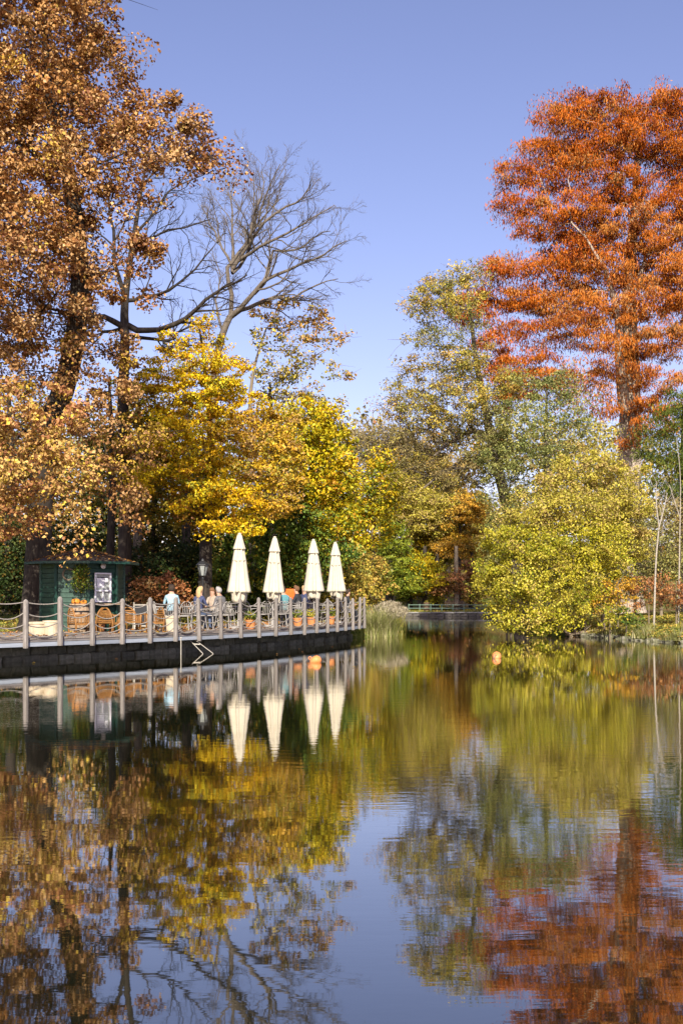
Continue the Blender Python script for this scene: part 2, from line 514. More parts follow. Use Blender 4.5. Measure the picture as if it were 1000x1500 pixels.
# ------------------------------------------------------------------ foliage and trees
PAL = {   # leaf colours, linear, with weights
    'brown': [(0.48, 0.255, 0.085, 4), (0.57, 0.35, 0.15, 4), (0.37, 0.17, 0.05, 3.5), (0.22, 0.09, 0.035, 3), (0.60, 0.40, 0.08, 1)],
    'brown_tan': [(0.56, 0.33, 0.11, 4), (0.62, 0.42, 0.125, 3), (0.66, 0.48, 0.07, 3), (0.36, 0.16, 0.06, 2), (0.44, 0.20, 0.09, 2)],
    'brown_mauve_shade': [(0.36, 0.19, 0.07, 4), (0.44, 0.26, 0.11, 3), (0.22, 0.10, 0.035, 3), (0.48, 0.32, 0.05, 2)],  # brown leaves darkened for the shaded lobes
    'gold': [(0.78, 0.52, 0.015, 5), (0.70, 0.39, 0.012, 2.5), (0.64, 0.52, 0.02, 3), (0.40, 0.19, 0.02, 1.5), (0.34, 0.33, 0.03, 1)],
    'gold_dim': [(0.42, 0.27, 0.02, 3), (0.30, 0.24, 0.025, 3), (0.40, 0.18, 0.02, 2), (0.16, 0.17, 0.025, 2), (0.34, 0.16, 0.07, 1)],  # darker copy of the gold, with shade put into the colour
    'gold_brown': [(0.62, 0.36, 0.04, 3), (0.48, 0.30, 0.11, 2), (0.66, 0.44, 0.03, 3), (0.38, 0.34, 0.05, 2)],
    'yellow_green': [(0.58, 0.46, 0.015, 4), (0.42, 0.39, 0.02, 3), (0.60, 0.40, 0.015, 3), (0.18, 0.22, 0.02, 2), (0.50, 0.24, 0.02, 0.7)],
    'green_mix': [(0.10, 0.17, 0.025, 4), (0.16, 0.22, 0.03, 3), (0.30, 0.30, 0.03, 2), (0.06, 0.10, 0.02, 2), (0.45, 0.32, 0.03, 1)],
    'evergreen': [(0.035, 0.06, 0.016, 4), (0.05, 0.08, 0.02, 3), (0.08, 0.10, 0.022, 2), (0.14, 0.10, 0.02, 1), (0.20, 0.11, 0.02, .7)],  # dark leaves, also standing for shade under the big crowns
    'shade_mix': [(0.06, 0.075, 0.018, 4), (0.11, 0.10, 0.022, 3), (0.20, 0.13, 0.03, 2), (0.28, 0.20, 0.03, 1.5), (0.03, 0.045, 0.012, 3)],  # leaf tones darkened for trees standing in shade
    'tan_sparse': [(0.55, 0.33, 0.08, 4), (0.48, 0.26, 0.07, 3), (0.50, 0.40, 0.08, 2), (0.28, 0.28, 0.07, 1)],
    'olive': [(0.29, 0.28, 0.075, 4), (0.36, 0.33, 0.10, 3), (0.36, 0.30, 0.09, 2), (0.15, 0.16, 0.045, 3)],
    'olive_grey': [(0.27, 0.29, 0.08, 4), (0.36, 0.35, 0.11, 3), (0.15, 0.18, 0.05, 4), (0.44, 0.40, 0.11, 2)],
    'olive_brown': [(0.32, 0.25, 0.10, 4), (0.40, 0.32, 0.13, 3), (0.20, 0.17, 0.06, 3), (0.36, 0.24, 0.07, 1)],
    'olive_gold': [(0.54, 0.41, 0.07, 3), (0.42, 0.36, 0.06, 3), (0.50, 0.30, 0.07, 2), (0.22, 0.22, 0.05, 2)],
    'rust': [(0.50, 0.125, 0.010, 5), (0.57, 0.17, 0.015, 4), (0.36, 0.075, 0.008, 3), (0.19, 0.04, 0.008, 3.5), (0.55, 0.25, 0.06, 1), (0.34, 0.17, 0.05, .8)],
    'rust_pale': [(0.57, 0.18, 0.022, 4), (0.60, 0.26, 0.06, 3), (0.44, 0.12, 0.014, 3), (0.24, 0.06, 0.012, 2.5), (0.40, 0.21, 0.08, .8)],
    'lime': [(0.48, 0.42, 0.03, 4), (0.56, 0.48, 0.06, 4), (0.35, 0.34, 0.025, 3), (0.22, 0.26, 0.02, 1.5), (0.58, 0.44, 0.10, 1)],
    'lime_tan': [(0.52, 0.43, 0.07, 4), (0.46, 0.40, 0.05, 3), (0.50, 0.36, 0.12, 3), (0.38, 0.34, 0.05, 2)],
    'orange': [(0.64, 0.33, 0.03, 3), (0.52, 0.30, 0.05, 3), (0.52, 0.34, 0.03, 2), (0.26, 0.19, 0.04, 2)],
    'russet': [(0.40, 0.17, 0.06, 3), (0.32, 0.13, 0.055, 3), (0.46, 0.22, 0.07, 2), (0.24, 0.15, 0.06, 2)],
    'yew': [(0.10, 0.13, 0.02, 4), (0.16, 0.18, 0.025, 3), (0.05, 0.075, 0.015, 3), (0.24, 0.22, 0.03, 1)],
    'conifer': [(0.22, 0.27, 0.025, 4), (0.30, 0.33, 0.03, 3), (0.13, 0.18, 0.02, 3), (0.40, 0.36, 0.03, 1)],
    'far': [(0.34, 0.26, 0.12, 4), (0.42, 0.32, 0.12, 3), (0.44, 0.37, 0.08, 3), (0.24, 0.21, 0.09, 2)],
    'grass': [(0.20, 0.25, 0.04, 4), (0.30, 0.32, 0.06, 3), (0.40, 0.36, 0.12, 2), (0.14, 0.17, 0.03, 2)],
    'straw_green': [(0.28, 0.31, 0.08, 3), (0.40, 0.38, 0.14, 3), (0.50, 0.44, 0.24, 2), (0.18, 0.20, 0.05, 2)],
    'straw': [(0.56, 0.49, 0.36, 3), (0.48, 0.41, 0.28, 3), (0.38, 0.33, 0.20, 2)],
    'litter': [(0.46, 0.20, 0.06, 3), (0.55, 0.30, 0.09, 3), (0.34, 0.15, 0.05, 2), (0.55, 0.38, 0.06, 1)],
}


def unit(v):
    return v / (np.linalg.norm(v, axis=-1, keepdims=True) + 1e-9)


def pick(pal, n):
    t = np.array(PAL[pal]); q = t[:, 3] / t[:, 3].sum()
    return t[rng.choice(len(t), n, p=q), :3]


def leaf_geo(pos, nrm, tip, length, width, fold=0.18, colours=None):
    """kite-shaped folded leaves, two triangles each"""
    tip = tip - (tip * nrm).sum(1, keepdims=True) * nrm
    tip = unit(tip)
    side = np.cross(nrm, tip)
    L = length[:, None]; W = width[:, None]
    base = pos - tip * L * 0.5
    end = pos + tip * L * 0.5
    mid = pos - tip * L * 0.05 + nrm * L * fold
    V = np.stack([base, mid + side * W * 0.5, end, mid - side * W * 0.5], 1).reshape(-1, 3)
    k = np.arange(len(pos))[:, None] * 4
    Fc = np.concatenate([k + np.array([[0, 1, 2]]), k + np.array([[0, 2, 3]])], 1).reshape(-1, 3)
    C = np.repeat(colours, 2, axis=0)
    return V, Fc, C


class Crown:
    def __init__(s): s.V, s.F, s.C, s.n = [], [], [], 0

    def add(s, V, Fc, C):
        s.V.append(V); s.F.append(Fc + s.n); s.C.append(C); s.n += len(V)

    def build(s, name, mat, parent):
        me = np_mesh(name, np.vstack(s.V), np.vstack(s.F), colours=np.vstack(s.C))
        o = link(name, me, mat, parent)
        o['kind'] = 'stuff'
        return o


def fill_lobe(c, r, spacing, shell=0.35):
    """jittered cluster centres in an ellipsoid, thinner in the core"""
    n = int(8 * r[0] * r[1] * r[2] / spacing ** 3 * 2.6) + 6
    q = rng.uniform(-1, 1, (n, 3))
    d = np.linalg.norm(q, axis=1)
    lim = 1.0 + 0.16 * np.sin(q[:, 0] * 5 + c[0]) * np.cos(q[:, 2] * 6 + c[2])
    keep = (d < lim) & (d > shell * rng.random(n))
    return c + q[keep] * r


def thin(pts, dmin):
    out = []
    for q in pts[rng.permutation(len(pts))]:
        if all((q[0] - o[0]) ** 2 + (q[1] - o[1]) ** 2 + (q[2] - o[2]) ** 2 > dmin * dmin for o in out): out.append(q)
    return np.array(out)


def thin_idx(pts, dmin):
    order = rng.permutation(len(pts)); acc = np.zeros((len(pts), 3)); k = 0; idx = []
    for i in order:
        q = pts[i]
        if k and (((acc[:k] - q) ** 2).sum(1).min() < dmin * dmin): continue
        acc[k] = q; k += 1; idx.append(i)
    return np.array(idx)


class Wood:
    """tubes collected into one mesh of quads"""
    def __init__(s): s.V, s.Q, s.n = [], [], 0

    def tube(s, pts, rr, n):
        V, Q = tube(pts, rr, n)
        s.V.append(V); s.Q.append(Q + s.n); s.n += len(V)

    def build(s, name, mat, parent, smooth=True):
        me = np_mesh(name, np.vstack(s.V), np.vstack(s.Q), smooth=smooth)
        return link(name, me, mat, parent)


def grow(trunk, targets, tip_r, wood, up_bias=0.5, jitter=0.12, seg=0.7, pipe=0.46, rmax=0.25, start=0.25, sag=0.0):
    """joins every target to the nearest wood already there, then draws it all as tapering chains"""
    m = len(trunk)
    s0 = int(m * start)
    nodes = [q for q in trunk[s0:]]
    par = [-1] * len(nodes)
    plen = list(np.arange(len(nodes)) * 0.02)
    order = np.argsort([np.min(np.linalg.norm(trunk - t, axis=1)) for t in targets])
    NP = np.array(nodes)
    cap = len(nodes) + 14 * len(targets) + 10
    A = np.zeros((cap, 3)); A[:len(nodes)] = NP
    PL = np.zeros(cap); PL[:len(nodes)] = plen
    k = len(nodes)
    par = np.full(cap, -1)
    for t in targets[order]:
        d = t - A[:k]
        dist = np.linalg.norm(d, axis=1)
        cost = dist + 0.22 * PL[:k] + up_bias * np.clip(-d[:, 2], 0, None)
        i = int(np.argmin(cost))
        L = dist[i]
        ns = min(12, max(1, int(L / seg)))
        prev = i
        a = A[i].copy()
        bend = rng.normal(size=3) * jitter * L * 0.6
        for q in range(1, ns + 1):
            f = q / ns
            pt = a + (t - a) * f + bend * math.sin(math.pi * f) + (rng.normal(size=3) * jitter * seg * 0.5 if q < ns else 0)
            pt[2] += (up_bias * 0.12 - sag) * L * math.sin(math.pi * f)
            A[k] = pt; par[k] = prev; PL[k] = PL[prev] + L / ns
            prev = k; k += 1
    cnt = np.ones(k)
    kids = [[] for _ in range(k)]
    for i in range(k - 1, -1, -1):
        if par[i] >= 0:
            kids[par[i]].append(i)
    has = np.array([len(c) > 0 for c in kids])
    cnt = np.where(has, 0.0, 1.0)
    for i in range(k - 1, -1, -1):
        if par[i] >= 0: cnt[par[i]] += cnt[i]
    rad = np.minimum(tip_r * np.maximum(cnt, 1) ** pipe, rmax)
    seen = np.zeros(k, bool)
    for i in range(k):
        if par[i] < 0 or seen[i]: continue
        chain = [par[i], i]; seen[i] = True
        cur = i
        while kids[cur]:
            cur = max(kids[cur], key=lambda z: cnt[z])
            seen[cur] = True
            chain.append(cur)
        pts = A[chain]
        rr = rad[chain].copy(); rr[0] = rr[1]
        rr[-1] *= 0.5
        wood.tube(pts, rr, 6 if rr[0] > 0.06 else (4 if rr[0] > 0.025 else 3))
    return A[:k]


def sprout(wood, start, direc, length, r, level, prm):
    """recursive bare branching; prm: children per level, spread, upward pull"""
    nseg = max(3, int(length / prm['seg']))
    if level == 0: nseg = 3
    pts = [np.array(start)]; d = unit(np.array(direc))
    for i in range(nseg):
        d = unit(d + rng.normal(size=3) * prm['wob'] + np.array([0, 0, prm['up']]))
        pts.append(pts[-1] + d * length / nseg)
    pts = np.array(pts)
    rr = r * np.linspace(1, 0.35, len(pts))
    wood.tube(pts, rr, 5 if r > 0.04 else 3)
    if level > 0:
        sprouts_along(wood, pts, rr, level, prm, length)


def sprouts_along(wood, pts, rr, level, prm, length, t0=0.25):
    nch = prm['kids'][level]
    for c in range(nch):
        t = t0 + (1 - t0) * (c + rng.random()) / nch
        f = t * (len(pts) - 1); i = min(int(f), len(pts) - 2)
        q = pts[i] + (pts[i + 1] - pts[i]) * (f - i)
        ax = unit(pts[i + 1] - pts[i])
        per = unit(np.cross(ax, rng.normal(size=3)))
        ang = prm['ang'] * (0.7 + 0.6 * rng.random())
        dd = ax * math.cos(ang) + per * math.sin(ang)
        ll = length * prm['len'] * (0.6 + 0.7 * rng.random()) * (1.15 - 0.5 * t)
        sprout(wood, q, dd, ll, max(prm['rmin'], rr[i] * 0.55), level - 1, prm)


def ground_trunk(pts):
    """trunk points (px, py, depth, radius) to world; the first one is put on the ground"""
    W = np.array([P(a, b, d) for a, b, d, r in pts])
    W[0, 2] = float(ground_z(W[0, 0], W[0, 1])) - 0.25
    return W, np.array([r for *_, r in pts])


def make_tree(name, label, trunk, lobes, leaf, bark='bark_grey', cat='tree', group=None, spacing=1.0, rc=0.6, flat=0.7, n=150,
              size=(0.14, 0.10), droop=0.3, up=0.6, mat='leaf', twigs=3, tip_r=0.010, branches=True, stems=(), start=0.25, max_targets=420,
              rmax=0.25, up_bias=0.5, style='leaf', vary=0.25, sag=0.0, jitter=0.12):
    """lobes: (px, py, rx, ry, depth, depth radius, palette, density)"""
    W, R = ground_trunk(trunk)
    base = W[0].copy(); base[2] += 0.25
    root = empty(name, tuple(base))
    tag(root, label, cat, group)
    line = smooth_line(W, 0.5)
    tt = np.linspace(0, 1, len(line)); rad = np.interp(tt, np.linspace(0, 1, len(R)), R)
    rad = np.minimum(rad, 0.012 + 0.5 * rad + 0.09 * np.linspace(1, 0, len(line)) * len(line) * 0.12)
    flare = 1 + 0.5 * np.exp(-np.arange(len(line)) * 0.5 / 0.5)
    tw = Wood()
    tw.tube(line - base, rad * flare, 12)
    for st in stems:
        S = np.array([P(a, b, d) for a, b, d, r in st]); sr = np.array([r for *_, r in st])
        sl = smooth_line(S, 0.4)
        tw.tube(sl - base, np.interp(np.linspace(0, 1, len(sl)), np.linspace(0, 1, len(sr)), sr), 8)
        line = np.vstack([line, sl])
    tw.build('trunk', M[bark], root)
    # clusters
    C, PN, DN = [], [], []
    for (px, py, rx, ry, d, rd, pal, dens) in lobes:
        c = P(px, py, d)
        r = np.array([rx / F * d, rd, ry / F * d])
        q = fill_lobe(c, r, spacing / (dens ** 0.34))
        C.append(q); PN += [pal] * len(q); DN += [min(1.0, dens)] * len(q)
    C = np.vstack(C); PN = np.array(PN); DN = np.array(DN)
    idx = thin_idx(C, spacing * 0.66)
    C, PN, DN = C[idx], PN[idx], DN[idx]
    gz = 0.25
    ok = C[:, 2] > gz
    C, PN, DN = C[ok], PN[ok], DN[ok]
    wood = Wood()
    if branches:
        sub = C if len(C) <= max_targets else C[rng.choice(len(C), max_targets, replace=False)]
        grow(line, sub, tip_r, wood, start=start, rmax=rmax, up_bias=up_bias, sag=sag, jitter=jitter)
    if twigs:
        for c in C:
            for _ in range(twigs):
                e = c + rng.normal(size=3) * rc * np.array([0.75, 0.75, 0.75 * flat])
                mdl = (c + e) / 2 + rng.normal(size=3) * rc * 0.1
                wood.tube(np.array([c, mdl, e]), np.array([tip_r, tip_r * 0.7, tip_r * 0.35]), 3)
    if wood.V:
        wood.V = [v - base for v in wood.V]
        wood.build('branches', M[bark], root)['kind'] = 'stuff'
    if leaf:
        cr = Crown()
        nl = np.maximum(4, (n * (0.4 + 1.2 * rng.random(len(C))))).astype(int)
        own = np.repeat(np.arange(len(C)), nl)
        m = len(own)
        rcs = rc * (0.55 + 0.95 * rng.random(len(C)) ** 1.4)
        g = rng.normal(size=(m, 3)); g = unit(g) * (rng.random(m) ** 0.45)[:, None]
        pos = C[own] + g * rcs[own][:, None] * np.array([1, 1, flat])
        tilt = rng.normal(size=(len(C), 3)) * 0.25
        pos[:, 2] += ((pos - C[own]) * tilt[own]).sum(1)
        s = size[0] * (0.6 + 0.7 * rng.random(m)); wd = s * size[1] / size[0]
        if style == 'leaf':
            nrm = unit(np.array([0, 0, up]) + rng.normal(size=(m, 3)) * 0.55 + g * 0.35 + tilt[own] * 0.6)
            tip = unit(rng.normal(size=(m, 3)) + np.array([0, 0, -droop * 2]))
        else:                                    # hanging sprays
            ax = np.array([line[np.argmin(np.abs(line[:, 2] - c[2]))] for c in C])
            outw = C - ax; outw[:, 2] = 0; outw = unit(outw)
            al = np.clip(rng.normal(size=m) * 0.7, -1.2, 1.2) * rcs[own]
            pos += outw[own] * al[:, None]
            pos[:, 2] -= np.abs(al) * 0.25 + rng.random(m) * rc * 0.5
            nrm = unit(rng.normal(size=(m, 3)) * np.array([1, 1, 0.4]))
            tip = unit(rng.normal(size=(m, 3)) * 0.45 + g * np.array([0.5, 0.5, 0]) + np.array([0, 0, -droop * 2]))
        col = np.zeros((m, 3))
        for pal in set(PN):
            k = PN[own] == pal
            cl = pick(pal, len(C))
            lf = pick(pal, int(k.sum()))
            mix = np.where(rng.random(int(k.sum()))[:, None] < 0.5, cl[own[k]], lf)
            col[k] = mix
        col *= (1 + (rng.random(m) - 0.5) * 2 * vary)[:, None]
        col *= (0.85 + 0.3 * rng.random(len(C)))[own][:, None]
        V, Fc, Cc = leaf_geo(pos - base, nrm, tip, s, wd, colours=np.clip(col, 0, 0.9))
        cr.add(V, Fc, Cc)
        cr.build('crown' if cat == 'tree' else 'foliage', M[mat], root)
    STAT.append((name, len(C), 0 if not leaf else m))
    return root


STAT = []

# -- the big brown tree over the kiosk
B, T_, V_ = 'brown', 'brown_tan', 'brown_mauve_shade'  # the last palette paints shade into the darker lobes
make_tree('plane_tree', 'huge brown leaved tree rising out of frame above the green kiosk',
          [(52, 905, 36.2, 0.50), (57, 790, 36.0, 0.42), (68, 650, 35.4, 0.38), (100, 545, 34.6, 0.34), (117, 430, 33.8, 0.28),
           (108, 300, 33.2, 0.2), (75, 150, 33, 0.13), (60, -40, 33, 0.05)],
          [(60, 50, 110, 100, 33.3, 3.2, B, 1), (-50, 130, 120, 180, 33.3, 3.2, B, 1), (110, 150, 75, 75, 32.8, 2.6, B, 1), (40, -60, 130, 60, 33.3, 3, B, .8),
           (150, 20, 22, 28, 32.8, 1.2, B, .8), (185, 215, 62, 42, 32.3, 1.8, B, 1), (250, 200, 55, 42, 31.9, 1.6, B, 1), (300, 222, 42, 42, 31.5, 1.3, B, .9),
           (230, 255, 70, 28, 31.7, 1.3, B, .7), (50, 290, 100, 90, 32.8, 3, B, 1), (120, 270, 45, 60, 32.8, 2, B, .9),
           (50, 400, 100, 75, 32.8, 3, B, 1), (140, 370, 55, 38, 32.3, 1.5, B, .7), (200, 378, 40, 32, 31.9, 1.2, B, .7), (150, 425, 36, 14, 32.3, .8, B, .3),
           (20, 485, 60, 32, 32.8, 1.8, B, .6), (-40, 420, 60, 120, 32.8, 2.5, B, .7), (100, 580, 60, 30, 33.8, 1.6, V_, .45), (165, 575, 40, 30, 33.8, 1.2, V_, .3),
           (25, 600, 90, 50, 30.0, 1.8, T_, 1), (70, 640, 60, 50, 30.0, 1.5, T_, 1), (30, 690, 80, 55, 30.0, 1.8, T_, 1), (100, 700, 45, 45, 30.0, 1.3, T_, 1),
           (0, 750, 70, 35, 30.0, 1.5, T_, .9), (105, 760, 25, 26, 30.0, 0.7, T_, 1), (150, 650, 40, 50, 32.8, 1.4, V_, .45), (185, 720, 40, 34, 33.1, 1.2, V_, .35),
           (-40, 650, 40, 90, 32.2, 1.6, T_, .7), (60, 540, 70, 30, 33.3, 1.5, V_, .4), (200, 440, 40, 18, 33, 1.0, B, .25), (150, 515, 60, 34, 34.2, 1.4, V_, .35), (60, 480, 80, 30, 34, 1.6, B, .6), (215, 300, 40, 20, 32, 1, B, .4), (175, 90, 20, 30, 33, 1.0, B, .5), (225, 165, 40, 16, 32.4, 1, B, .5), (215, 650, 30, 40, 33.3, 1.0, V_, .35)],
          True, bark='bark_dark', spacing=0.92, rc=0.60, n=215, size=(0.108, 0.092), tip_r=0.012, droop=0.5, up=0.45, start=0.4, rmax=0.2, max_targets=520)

# -- bare trees left of the gap
PRM = dict(seg=0.4, wob=0.21, up=0.05, kids=[0, 5, 7, 8], ang=0.62, len=0.42, rmin=0.008)


def bare_tree(name, label, trunk, limbs, level, prm, bark, group=None):
    W, R = ground_trunk(trunk)
    base = W[0].copy(); base[2] += 0.25
    root = empty(name, tuple(base)); tag(root, label, 'tree', group)
    line = smooth_line(W, 0.5)
    rad = np.interp(np.linspace(0, 1, len(line)), np.linspace(0, 1, len(R)), R)
    tw = Wood(); tw.tube(line - base, rad, 12); tw.build('trunk', M[bark], root)
    wd = Wood()
    for lb in limbs:
        L = smooth_line(np.array([P(a, b, d) for a, b, d in lb[0]]), 0.45)
        kk = rng.normal(size=(len(L), 3)); kk = (kk + np.roll(kk, 1, 0) + np.roll(kk, -1, 0)) / 1.7
        L[1:-1] += kk[1:-1] * 0.075
        rr = np.linspace(lb[1], lb[2], len(L))
        wd.tube(L, rr, 7)
        ln = np.linalg.norm(np.diff(L, axis=0), axis=1).sum()
        sprouts_along(wd, L, rr, level, prm, min(ln, 5.5), t0=lb[3] if len(lb) > 3 else 0.3)
    wd.V = [v - base for v in wd.V]
    wd.build('branches', M[bark], root)['kind'] = 'stuff'
    STAT.append((name, len(wd.V), 0))
    return root


bare_tree('bare_tree', 'bare dark tree with mossy level limbs between brown and yellow crowns',
          [(181, 905, 47, .36), (184, 700, 47, .3), (180, 600, 47, .27), (183, 500, 47, .25), (183, 440, 47, .21), (197, 340, 47, .14), (212, 250, 47, .07), (222, 195, 47, .03)],
          [([(183, 480, 47), (150, 462, 46.6), (122, 466, 46.3), (100, 500, 46)], .14, .09, .6), ([(124, 465, 46.3), (132, 420, 46), (142, 400, 46), (165, 395, 46)], .09, .03),
           ([(183, 480, 47), (150, 482, 47.2), (135, 468, 47.5), (118, 450, 48)], .09, .04),
           ([(183, 474, 47), (215, 481, 46.7), (255, 470, 46.4), (290, 450, 46), (330, 422, 45.8), (362, 402, 45.6)], .15, .03, .2),
           ([(183, 440, 47), (212, 432, 47.4), (252, 424, 47.8), (285, 398, 48), (312, 362, 48)], .10, .025, .2),
           ([(183, 487, 47), (240, 497, 47.6), (268, 488, 48), (300, 470, 48.5)], .09, .03, .3),
           ([(183, 440, 47), (176, 400, 46.7), (170, 350, 46.5), (160, 300, 46.2), (165, 250, 46)], .11, .025, .3),
           ([(197, 345, 47), (225, 310, 47.3), (262, 275, 47.5), (300, 255, 47.6)], .07, .02, .2),
           ([(192, 370, 47), (230, 345, 46.6), (270, 330, 46.4), (310, 320, 46.2)], .07, .02, .2),
           ([(207, 280, 47), (225, 250, 47), (250, 225, 47)], .05, .015, .2)],
          3, dict(PRM, ang=0.7, kids=[0, 5, 7, 11], len=0.42, rmin=.006), 'bark_dark')

bare_tree('bare_tree', 'leafless brown tree with fanning branches against the sky',
          [(290, 905, 52, .32), (303, 760, 52, .28), (304, 690, 52, .25), (312, 620, 52, .22), (315, 545, 52, .20), (325, 492, 52, .18), (337, 463, 52, .15)],
          [([(338, 463, 52), (341, 430, 52), (340, 393, 52), (352, 368, 52), (376, 328, 52), (396, 280, 51.5), (410, 240, 51)], .12, .02, .35),
           ([(341, 393, 52), (365, 352, 51.5), (405, 312, 51), (440, 288, 50.5), (456, 262, 50)], .10, .02, .15),
           ([(340, 390, 52), (318, 355, 52.5), (321, 325, 53), (312, 296, 53)], .07, .018, .2),
           ([(340, 400, 52), (355, 375, 52.6), (372, 345, 53), (374, 300, 53.5), (371, 255, 54)], .09, .018, .2),
           ([(338, 463, 52), (370, 432, 51.6), (396, 406, 51.2), (440, 389, 51), (476, 371, 50.6), (508, 352, 50.3)], .13, .02, .25),
           ([(338, 464, 52), (376, 446, 52.3), (402, 437, 52.6), (432, 440, 53), (462, 420, 53.3), (495, 408, 53.6)], .12, .02, .25),
           ([(372, 430, 51.6), (389, 398, 51.8), (398, 369, 52), (432, 366, 52.2), (484, 338, 52.4)], .09, .018, .15),
           ([(345, 385, 52), (380, 360, 51), (420, 340, 50.5), (458, 322, 50), (490, 300, 50)], .09, .018, .15),
           ([(327, 488, 52), (312, 440, 52.5), (322, 405, 53), (312, 375, 53.2)], .07, .018, .3),
           ([(340, 398, 52), (346, 350, 52.4), (338, 300, 52.8), (346, 262, 53)], .08, .018, .25), ([(319, 355, 52.5), (302, 330, 52.8), (294, 300, 53)], .05, .016, .2),
           ([(352, 368, 52), (372, 318, 52.5), (385, 270, 53), (384, 240, 53)], .07, .016, .25)],
          3, dict(PRM, kids=[0, 6, 8, 11], ang=0.60, len=0.42, up=0.05, rmin=.0055), 'bark_grey')

make_tree('sparse_tree', 'thin tree with scattered tan leaves beside the sky gap',
          [(372, 905, 54, .2), (366, 700, 54, .16), (366, 600, 54, .13), (372, 540, 54, .09), (390, 480, 54, .04)],
          [(430, 462, 55, 30, 54, 1.6, 'tan_sparse', .45), (470, 500, 42, 26, 54, 1.4, 'tan_sparse', .5), (492, 545, 26, 24, 53.5, 1.0, 'tan_sparse', .55),
           (440, 545, 55, 38, 54, 1.5, 'olive_gold', .4), (395, 520, 38, 40, 54, 1.4, 'olive_gold', .35), (390, 450, 30, 20, 54, 1, 'tan_sparse', .4), (440, 590, 50, 20, 54, 1.4, 'olive_gold', .5)],
          True, bark='bark_tan', spacing=0.85, rc=0.55, n=50, size=(0.17, 0.11), tip_r=0.011, twigs=5, start=0.55, max_targets=300, rmax=.09)

# -- yellow tree behind the parasols
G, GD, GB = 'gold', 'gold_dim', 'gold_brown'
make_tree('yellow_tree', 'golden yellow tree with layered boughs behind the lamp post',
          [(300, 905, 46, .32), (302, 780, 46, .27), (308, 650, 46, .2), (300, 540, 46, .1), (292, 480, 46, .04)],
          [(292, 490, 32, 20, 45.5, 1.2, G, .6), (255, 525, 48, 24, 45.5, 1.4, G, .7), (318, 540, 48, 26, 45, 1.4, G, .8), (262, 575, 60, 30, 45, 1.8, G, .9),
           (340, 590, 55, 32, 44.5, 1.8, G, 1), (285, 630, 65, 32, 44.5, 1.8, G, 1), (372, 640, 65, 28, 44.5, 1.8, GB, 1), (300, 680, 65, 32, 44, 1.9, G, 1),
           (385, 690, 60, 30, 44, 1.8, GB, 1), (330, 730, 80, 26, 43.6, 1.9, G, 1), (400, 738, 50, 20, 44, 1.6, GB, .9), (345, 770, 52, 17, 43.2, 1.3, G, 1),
           (215, 600, 40, 45, 46, 1.6, GD, .8), (215, 680, 50, 42, 46.5, 1.7, GD, .8), (235, 740, 55, 30, 46.5, 1.6, GD, .7), (290, 745, 45, 30, 45.5, 1.5, GD, .8),  # dim lobes: shade from the brown tree put into the leaf colour
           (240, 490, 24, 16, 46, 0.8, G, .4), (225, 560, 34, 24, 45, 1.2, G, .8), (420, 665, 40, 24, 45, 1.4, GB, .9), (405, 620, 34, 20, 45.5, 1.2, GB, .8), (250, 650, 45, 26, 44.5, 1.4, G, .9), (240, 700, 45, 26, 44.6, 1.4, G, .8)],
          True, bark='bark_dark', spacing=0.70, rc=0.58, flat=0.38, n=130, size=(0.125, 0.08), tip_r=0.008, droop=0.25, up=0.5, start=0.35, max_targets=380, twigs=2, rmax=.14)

make_tree('maple_tree', 'round yellow and green tree behind the parasols',
          [(452, 905, 51, .28), (455, 780, 51, .22), (458, 680, 51, .14), (462, 600, 51, .05)],
          [(465, 625, 48, 34, 50, 2, 'yellow_green', 1), (490, 660, 34, 40, 50, 1.8, 'yellow_green', 1), (435, 660, 46, 34, 49.5, 1.9, 'yellow_green', 1),
           (480, 710, 46, 36, 49.5, 1.9, 'yellow_green', 1), (432, 715, 42, 30, 49.3, 1.7, 'yellow_green', .9), (485, 760, 42, 34, 49.3, 1.7, 'yellow_green', .9),
           (440, 765, 45, 30, 49, 1.7, 'green_mix', 1), (395, 790, 40, 42, 48.5, 1.6, 'green_mix', .9), (470, 810, 50, 32, 49, 1.7, 'green_mix', .9),
           (425, 825, 50, 36, 49, 1.6, 'green_mix', .8)],
          True, bark='bark_dark', spacing=0.72, rc=0.58, flat=0.7, n=125, size=(0.15, 0.11), tip_r=0.009, start=0.3, max_targets=300, twigs=2)

# -- dark undergrowth and trees behind the kiosk and the terrace, crown shade put into the dark palettes
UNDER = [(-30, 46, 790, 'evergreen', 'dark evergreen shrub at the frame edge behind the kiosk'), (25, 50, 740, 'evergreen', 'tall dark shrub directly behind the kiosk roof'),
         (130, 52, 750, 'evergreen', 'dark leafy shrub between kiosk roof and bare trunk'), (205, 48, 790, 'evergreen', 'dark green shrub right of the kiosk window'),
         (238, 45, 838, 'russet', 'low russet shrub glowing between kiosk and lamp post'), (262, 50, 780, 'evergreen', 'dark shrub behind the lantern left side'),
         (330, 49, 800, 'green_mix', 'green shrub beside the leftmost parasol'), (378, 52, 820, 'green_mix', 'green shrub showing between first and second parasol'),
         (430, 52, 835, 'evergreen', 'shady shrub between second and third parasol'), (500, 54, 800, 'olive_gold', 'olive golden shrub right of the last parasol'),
         (530, 58, 790, 'olive_gold', 'feathery olive shrub above the plume grass')]
